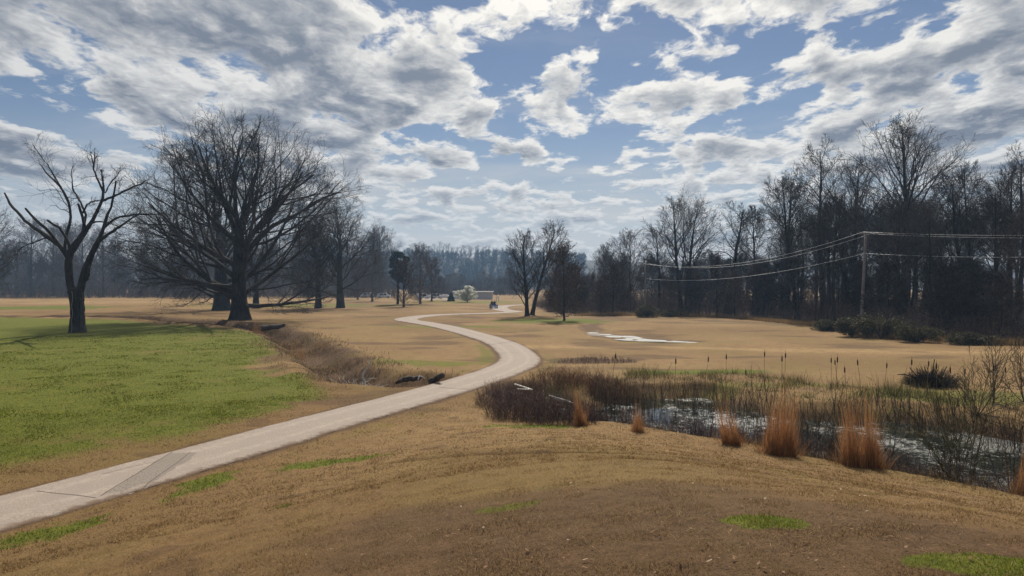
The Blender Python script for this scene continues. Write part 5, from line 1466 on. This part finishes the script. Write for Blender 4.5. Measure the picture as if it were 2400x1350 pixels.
for a_ in [('dark purplish bramble bush closest to the path culvert', 1170, 955, 1.0, 1.2, 1.0, 420, 1, DARKB), ('largest dark bramble bush below the weathered boards', 1230, 985, 1.5, 1.4, 1.15, 800, 2, DARKB),
           ('dark bramble bush beside the bright green grass strip', 1310, 1000, 1.4, 1.1, 1.0, 620, 3, DARKB), ('brown bramble bush in front of the fallen pole', 1370, 985, 1.0, 1.0, 0.9, 420, 4, BRAMBLE),
           ('reddish brown bush on the bank above the weathered boards', 1290, 900, 1.6, 1.3, 0.9, 560, 5, RUSTY), ('rusty brown bush at the top of the pond bank', 1370, 912, 1.8, 1.4, 1.0, 640, 6, RUSTY),
           ('tawny weedy bush left of the cattails', 1440, 915, 1.4, 1.2, 0.8, 460, 7, RUSTY), ('low grey bramble patch on the bare brown hollow', 1400, 855, 2.6, 1.6, 0.45, 520, 8, BRAMBLE)]:
    bramble(*a_)
bramble('brown weedy brush on the ditch side below the tawny grass', 770, 850, 2.4, 2.4, 0.3, 240, 9, BRAMBLE, 0.009, 'weed_brush', 'weeds along the ditch')
bramble('reddish weed brush behind the bleached fallen branch', 850, 868, 2.6, 1.8, 0.42, 320, 10, [(0.13, 0.075, 0.05), (0.17, 0.10, 0.06), (0.09, 0.055, 0.04)], 0.009, 'weed_brush', 'weeds along the ditch')
bramble('thin brown weed brush at the upper bend of the ditch', 670, 795, 2.0, 2.4, 0.35, 230, 11, BRAMBLE, 0.011, 'weed_brush', 'weeds along the ditch')

# tawny clumps of broomsedge
def broom(label, px, py, w, h, n, seed, z=-0.05, cols=None):
    c = G(px, py, z); r_ = np.random.default_rng(seed)
    z0 = tz(c[0], c[1])
    t = thing('broomsedge_clump', label, 'grass clump', (c[0], c[1], z0 - 0.03), 0, 'orange broomsedge clumps')
    t.rotation_euler = (r_.normal(0, 0.08), r_.normal(0, 0.10), 0)
    cols = cols or [(0.38, 0.165, 0.058), (0.29, 0.12, 0.042), (0.46, 0.24, 0.095), (0.19, 0.08, 0.03), (0.30, 0.19, 0.09)]
    def bl(m, hh, ww, lean, sp):
        a = r_.uniform(0, 6.28, m); q = np.sqrt(r_.uniform(0, 1, m)) * sp
        return blades(np.cos(a) * q, np.sin(a) * q, np.zeros(m), hh * r_.uniform(0.35, 1.0, m) ** 0.8 * (1.1 - 0.55 * (q / sp) ** 2) * (0.75 + 0.5 * np.sin(a * 2 + seed)), ww, r_, np.asarray(cols)[r_.integers(0, len(cols), m)], lean)
    n = int(n * 0.7)
    v, f, cc = bl(n, h, 0.010, 0.13, w * 0.46); link('stalks', mesh_from('broom_stalks', v, [f], False, cc), STRAW, t)
    v, f, cc = bl(n // 3, h * 0.8, 0.009, 0.45, w * 0.42); link('bent_stalks', mesh_from('broom_bent', v, [f], False, cc * 0.9), STRAW, t)
    v, f, cc = bl(n // 2, h * 0.4, 0.012, 0.8, w * 0.7); link('leaves', mesh_from('broom_leaves', v, [f], False, cc * 0.75), STRAW, t)
broom('widest orange broomsedge clump standing at the pond edge', 1826, 1078, 0.95, 2.3, 1300, 1)
broom('tall orange broomsedge clump right of the widest one', 2018, 1104, 1.0, 2.4, 1300, 2)
broom('narrow orange broomsedge clump left of the widest one', 1716, 1052, 0.6, 1.7, 600, 3)
broom('small reddish broomsedge clump before the bright water', 1494, 1024, 0.5, 1.1, 350, 4)
broom('thin broomsedge clump at the end of the fallen pole', 1362, 1008, 0.55, 1.6, 420, 5)
broom('orange broomsedge clump cut by the right picture edge', 2386, 1165, 0.6, 2.0, 500, 6)
broom('dry broomsedge tuft by the ditch on the far lawn side', 697, 818, 1.2, 2.0, 260, 7, 0.0, [(0.30, 0.16, 0.07), (0.24, 0.13, 0.06), (0.38, 0.22, 0.1)])
broom('tawny tuft by the ditch below the huge oak', 602, 783, 1.0, 2.0, 220, 8, 0.0, [(0.30, 0.17, 0.08), (0.24, 0.13, 0.06)])
broom('low tawny tuft between ditch and fairway', 755, 806, 1.6, 1.0, 260, 9, 0.0, [(0.30, 0.19, 0.08), (0.24, 0.15, 0.06)])

# cattails
CAT_STEM = mat_plain('cattail_stem', (0.17, 0.125, 0.07), 0.8, 0.25, 6); CAT_HEAD = mat_plain('cattail_head', (0.045, 0.024, 0.014), 0.95, 0.3, 30)
def build_cattails():
    r_ = np.random.default_rng(6)
    heads = [(1442, 830), (1660, 838), (1702, 832), (1793, 826), (1832, 836), (1842, 829), (1948, 840), (1957, 845), (1962, 838), (2010, 845), (2078, 852), (2138, 844), (2177, 848), (2195, 853), (2227, 862), (2262, 866), (2330, 858), (2356, 862), (1980, 862), (1748, 868), (1584, 842)]
    heads.sort()
    ords = 'first second third fourth fifth sixth seventh eighth ninth tenth eleventh twelfth thirteenth fourteenth fifteenth sixteenth seventeenth eighteenth nineteenth twentieth twenty-first'.split()
    a = np.linspace(0, 2 * PI, 8)[:-1]
    for j, (px, py) in enumerate(heads):
        dep = r_.uniform(30.5, 35.5) - 0.0035 * max(px - 1700, 0)
        x, y = at(px, dep); z0 = tz(x, y); zt = zpix(py, dep); H = zt - z0
        t = thing('cattail', ords[j] + ' cattail with brown head counted from the cart path', 'cattail', (x, y, z0), 0, 'cattails standing along the pond')
        lx = r_.normal(0, 0.10); tt = np.linspace(0, 1, 6)
        P = np.column_stack([lx * tt ** 2 * H * 0.5 - lx * H * 0.5, r_.normal(0, 0.03) * tt, -0.1 + (H - 0.05) * tt])[None]
        v, q = tubes(P, np.linspace(0.011, 0.007, 6)[None], 5); link('stem', mesh_from('cattail_stem', v, [q]), CAT_STEM, t)
        top = P[0, -1]; prof = [(0.005, -0.06), (0.027, -0.03), (0.030, 0.06), (0.027, 0.15), (0.005, 0.19), (0.004, 0.30)]
        v = np.array([(top[0] + r0 * math.cos(b) + lx * 0.25 * z, top[1] + r0 * math.sin(b), top[2] + z) for r0, z in prof for b in a]); i_ = np.arange(7)
        f = np.vstack([np.column_stack([i_ + 7 * k_, (i_ + 1) % 7 + 7 * k_, (i_ + 1) % 7 + 7 * k_ + 7, i_ + 7 * k_ + 7]) for k_ in range(5)])
        link('seed_head', mesh_from('seed_head', v, [f]), CAT_HEAD, t)
        for _ in range(3):
            b = r_.uniform(0, 6.28); h = H * r_.uniform(0.4, 0.75); s = np.linspace(0, 1, 5)
            Q = np.column_stack([P[0, 0, 0] + np.cos(b) * 0.35 * s ** 2 * h, np.sin(b) * 0.35 * s ** 2 * h, h * s - 0.3 * h * s ** 3])[None]
            v, q = tubes(Q, (0.012 * (1.05 - s))[None], 2); link('leaf', mesh_from('cattail_leaf', v, [q]), CAT_STEM, t)
build_cattails()

# willow saplings on the right shore
def sapling(label, px, py, H, W_, seed, n, z=-0.3, twig=None, rmin=0.005):
    c = G(px, py, z); z0 = tz(c[0], c[1]); r_ = np.random.default_rng(seed)
    t = thing('willow_sapling', label, 'sapling', (c[0], c[1], z0 - 0.05), 0, 'leafless saplings on the pond shore')
    K = 7; tt = np.linspace(0, 1, K); a = r_.uniform(0, 6.28, n); q = r_.uniform(0.15, 1, n)
    P = np.stack([np.cos(a)[:, None] * W_ * q[:, None] * tt ** 0.9, np.sin(a)[:, None] * W_ * q[:, None] * tt ** 0.9, H * (1.1 - 0.5 * q[:, None] ** 2) * r_.uniform(0.6, 1.05, n)[:, None] * tt], -1)
    P += np.cumsum(r_.normal(0, 0.03 * H / K, (n, K, 3)), 1); P[:, 0] *= np.array([1, 1, 0])
    R = 0.017 * (H / 2.6) * r_.uniform(0.6, 1.2, n)[:, None] * (1 - 0.75 * tt)[None]
    for i_ in range(n):
        v, q_ = tubes(P[i_:i_ + 1], R[i_:i_ + 1], 4); link('stem', mesh_from('sapling_stem', v, [q_]), twig, t)
    L = np.full(n, H); env = (np.array([0, 0, H / 2]), np.array([30.0, 30, 30])); parts = []
    for sp in [dict(n=9, t=(0.15, 1), ang=(40, 28), len=0.30, rad=0.6, k=4, wig=0.1, up=0.06, s=3, tip=0.4, rmin=rmin), dict(n=5, t=(0.15, 1), ang=(38, 30), len=0.5, rad=0.7, k=3, wig=0.1, up=0.05, s=2, tip=0.5, rmin=rmin * 0.8)]:
        P, R, L = grow_children(P, R, L, sp, r_, env, False); parts.append(tubes(P, R, sp['s']))
    v, f = join(parts); link('crown', mesh_from('sapling_twigs', v, f), twig, t)
WILLOW = mat_bark('twig_willow', (0.040, 0.034, 0.016), (0.095, 0.082, 0.035), False); DARKTW = mat_bark('twig_sapling', (0.028, 0.022, 0.019), (0.07, 0.054, 0.045), False)
sapling('largest olive willow sapling fanning out over the pond', 2262, 1150, 2.9, 1.5, 1, 13, twig=WILLOW)
sapling('olive willow sapling behind the largest one', 2240, 1080, 2.8, 1.6, 2, 12, twig=WILLOW)
sapling('tall dark two stemmed sapling reaching above the far field', 2330, 960, 3.6, 0.55, 3, 4, twig=DARKTW, rmin=0.007)
sapling('dark sapling beside the tall orange broomsedge clump', 2075, 1110, 2.3, 0.7, 4, 5, twig=DARKTW)
sapling('dark thin sapling near the frame edge by the water', 2375, 1150, 2.6, 0.7, 5, 6, twig=DARKTW)
sapling('dense dark sapling thicket at the far right bank', 2400, 960, 2.6, 1.6, 6, 14, twig=DARKTW, rmin=0.006)
sapling('olive sapling spreading on the far right bank', 2290, 985, 2.4, 1.6, 7, 14, twig=WILLOW, rmin=0.006)
sapling('thin leafless sapling behind the widest broomsedge clump', 1905, 1085, 1.9, 0.5, 8, 4, twig=DARKTW)
sapling('small twiggy sapling between two broomsedge clumps', 1945, 1100, 1.3, 0.6, 9, 6, twig=DARKTW)

# ------------------------------------------------------------------ debris
BLEACH = mat_plain('bleached_wood', (0.42, 0.39, 0.35), 0.85, 0.25, 9); ROT = mat_plain('rotten_wood', (0.055, 0.042, 0.034), 0.95, 0.4, 7, bmp=0.03)
def tube_thing(name, label, cat, pts, rad, mat, S_=8, group=None, wob=0.0):
    P = np.array(pts, float); K = 12; p = spline(P, K); r_ = np.random.default_rng(len(label)); p = p + r_.normal(0, wob, p.shape)
    rr = np.interp(np.linspace(0, 1, K), np.linspace(0, 1, len(rad)), rad)
    v, q = tubes(p[None], rr[None], S_); c = len(v); v = np.vstack([v, p[0], p[-1]])
    f0 = np.arange(S_); f1 = np.arange(c - S_, c)
    caps = np.vstack([np.stack([np.roll(f0, -1), f0, np.full(S_, c)], 1), np.stack([f1, np.roll(f1, -1), np.full(S_, c + 1)], 1)])
    o = p[K // 2]
    return tag(link(name, mesh_from(name, v - o, [q, caps]), mat, None, o), label, cat, group)
def build_debris():
    r_ = np.random.default_rng(55)
    def P3(px, py, z): g_ = G(px, py, z); return (g_[0], g_[1], z)
    tube_thing('fallen_pole', 'pale weathered pole lying into the pond beside bramble bushes', 'pole', [P3(1286, 928, -0.05), P3(1325, 940, -0.25), P3(1366, 954, -0.5)], [0.055, 0.06, 0.05], BLEACH, 8, None, 0.004)
    def board(label, pa, pb, w, th):
        a, b = np.array(P3(*pa)), np.array(P3(*pb)); d = b - a; L = np.linalg.norm(d); u = d / L; s_ = np.cross(u, (0, 0, 1.0)); s_ /= np.linalg.norm(s_); n_ = np.cross(s_, u)
        v = np.array([a + u * L * i_ + s_ * w * (j_ - .5) + n_ * th * k_ for k_ in (0, 1) for j_ in (0, 1) for i_ in (0, 1)]); o = v.mean(0)
        f = np.array([(0, 2, 3, 1), (4, 5, 7, 6), (0, 1, 5, 4), (2, 6, 7, 3), (0, 4, 6, 2), (1, 3, 7, 5)])
        tag(link('weathered_board', mesh_from('weathered_board', v - o, [f], False), BLEACH, None, o), label, 'board', 'weathered boards by the culvert')
    board('upper pale weathered board by the path culvert', (1206, 901, 0.15), (1246, 914, -0.05), 0.14, 0.04)
    board('lower pale weathered board by the path culvert', (1213, 913, 0.02), (1248, 914, 0.0), 0.16, 0.04)
    # culvert pipe end on the other side
    tube_thing('culvert_log', 'short dark rotten log tilted beside the ditch by the path', 'log', [P3(1004, 897, 0.0), P3(1020, 888, 0.2), P3(1036, 880, 0.45)], [0.15, 0.15, 0.13], ROT, 10, None, 0.03)
    tube_thing('rotten_log', 'long dark rotten log lying in the ditch bank', 'log', [P3(925, 899, -0.05), P3(955, 889, 0.12), P3(988, 886, 0.15)], [0.06, 0.15, 0.11], ROT, 10, None, 0.05)
    tube_thing('driftwood', 'thin pale root arching out of the rotten log', 'branch', [P3(980, 890, 0.2), P3(984, 882, 0.35), P3(996, 887, 0.2)], [0.04, 0.035, 0.02], BLEACH, 6)
    # dark log at the ditch end under the oak
    tube_thing('dark_log', 'dark log lying by the ditch near the huge oak', 'log', [P3(612, 769, 0.12), P3(636, 767, 0.35), P3(668, 762, 0.75)], [0.3, 0.28, 0.16], ROT, 8, None, 0.04)
    # fallen bleached branch with its twigs
    c = G(846, 893); z0 = tz(*c)
    t = thing('fallen_branch', 'bleached fallen branch with tangled twigs standing in the ditch', 'branch', (c[0], c[1], z0))
    K = 10; tt = np.linspace(0, 1, K)
    P = np.column_stack([-0.1 + 0.55 * tt + 0.1 * np.sin(tt * 9), 0.3 * tt, 0.1 + 1.75 * tt])[None] + r_.normal(0, 0.03, (1, K, 3)); R = np.linspace(0.10, 0.03, K)[None]
    v, q = tubes(P, R, 6); link('main_stem', mesh_from('branch_stem', v, [q]), BLEACH, t)
    n = 26; a = r_.uniform(0, 6.28, n); P = np.stack([np.zeros((n, 5)) - 0.3, np.zeros((n, 5)), np.zeros((n, 5)) + 0.15], -1); s = np.linspace(0, 1, 5)
    P[:, :, 0] += np.cos(a)[:, None] * s * 1.25; P[:, :, 1] += np.sin(a)[:, None] * s * 0.9; P[:, :, 2] += s * r_.uniform(0, 0.75, n)[:, None]; P += np.cumsum(r_.normal(0, 0.05, P.shape), 1)
    R = 0.028 * (1 - 0.7 * s)[None] * r_.uniform(0.5, 1.3, n)[:, None]
    parts = [tubes(P, R, 4)]
    P2, R2, L2 = grow_children(P, R, np.full(n, 1.2), dict(n=4, t=(0.2, 1), ang=(55, 35), len=0.5, rad=0.7, k=3, wig=0.2, up=0.0, s=3, tip=0.5, rmin=0.008, zmin=0.0), r_, (np.zeros(3), np.full(3, 20.0)), False)
    parts.append(tubes(P2, R2, 3)); v, f = join(parts); link('twigs', mesh_from('branch_twigs', v, f), BLEACH, t)
    # brush pile on the far bank
    c = G(2178, 905); z0 = tz(*c); t = thing('brush_pile', 'dark spiky brush pile on the far pond bank', 'brush pile', (c[0], c[1], z0 - 0.05))
    n = 800; a = r_.uniform(0, 6.28, n); q = r_.uniform(0, 1, n) ** 0.7
    p0 = np.column_stack([np.cos(a) * q * 0.85 + 0.1, np.sin(a) * q * 0.6, np.zeros(n)])
    d = unit(np.column_stack([np.cos(a) * q * 1.1 + r_.normal(0, 0.5, n), np.sin(a) * q + r_.normal(0, 0.5, n), r_.uniform(0.25, 1.3, n)]))
    P = np.stack([p0, p0 + d * 0.5 * (1.2 - 0.5 * q)[:, None], p0 + d * (1.15 - 0.45 * q)[:, None] + r_.normal(0, 0.06, (n, 3))], 1)
    v, f = tubes(P, np.column_stack([np.full(n, .011), np.full(n, .009), np.full(n, .004)]), 3); link('sticks', mesh_from('pile_sticks', v, [f]), mat_plain('charred_stick', (0.02, 0.016, 0.014), 0.95, 0.3, 5), t)
    for k_, (x0, x1, h) in enumerate([(-0.2, -0.95, 0.95), (0.15, 0.25, 1.35), (0.5, 0.85, 1.0)]):
        v, q_ = tubes(np.array([[[x0, 0, 0.1], [(x0 + x1) / 2, 0.05, h * 0.55], [x1, 0, h]]]), np.array([[0.03, 0.026, 0.02]]), 6); link('stump_stick', mesh_from('stump_stick', v, [q_]), ROT, t)
    v, q_ = tubes(np.array([[[-0.6, 0, 0.45], [-1.2, 0.05, 0.62], [-1.55, 0, 0.6]]]), np.array([[0.04, 0.035, 0.02]]), 6); link('stump_stick', mesh_from('stump_stick', v, [q_]), ROT, t)
build_debris()

# ------------------------------------------------------------------ haze
def build_haze():
    v, f = box(-720, 720, -40, 830, -3.0, 62.0)
    o = link('haze', mesh_from('haze', v, [f], False))
    m, k, out = material('haze_air')
    pv = k.n('ShaderNodeVolumePrincipled')
    pv.inputs['Color'].default_value = (0.42, 0.66, 1.0, 1)
    pv.inputs['Density'].default_value = 0.00028
    pv.inputs['Anisotropy'].default_value = 0.2
    k.put(out.inputs['Volume'], pv.outputs[0])
    o.data.materials.append(m)
    tag(o, 'thin blue haze hanging over the golf course', kind='stuff')
build_haze()
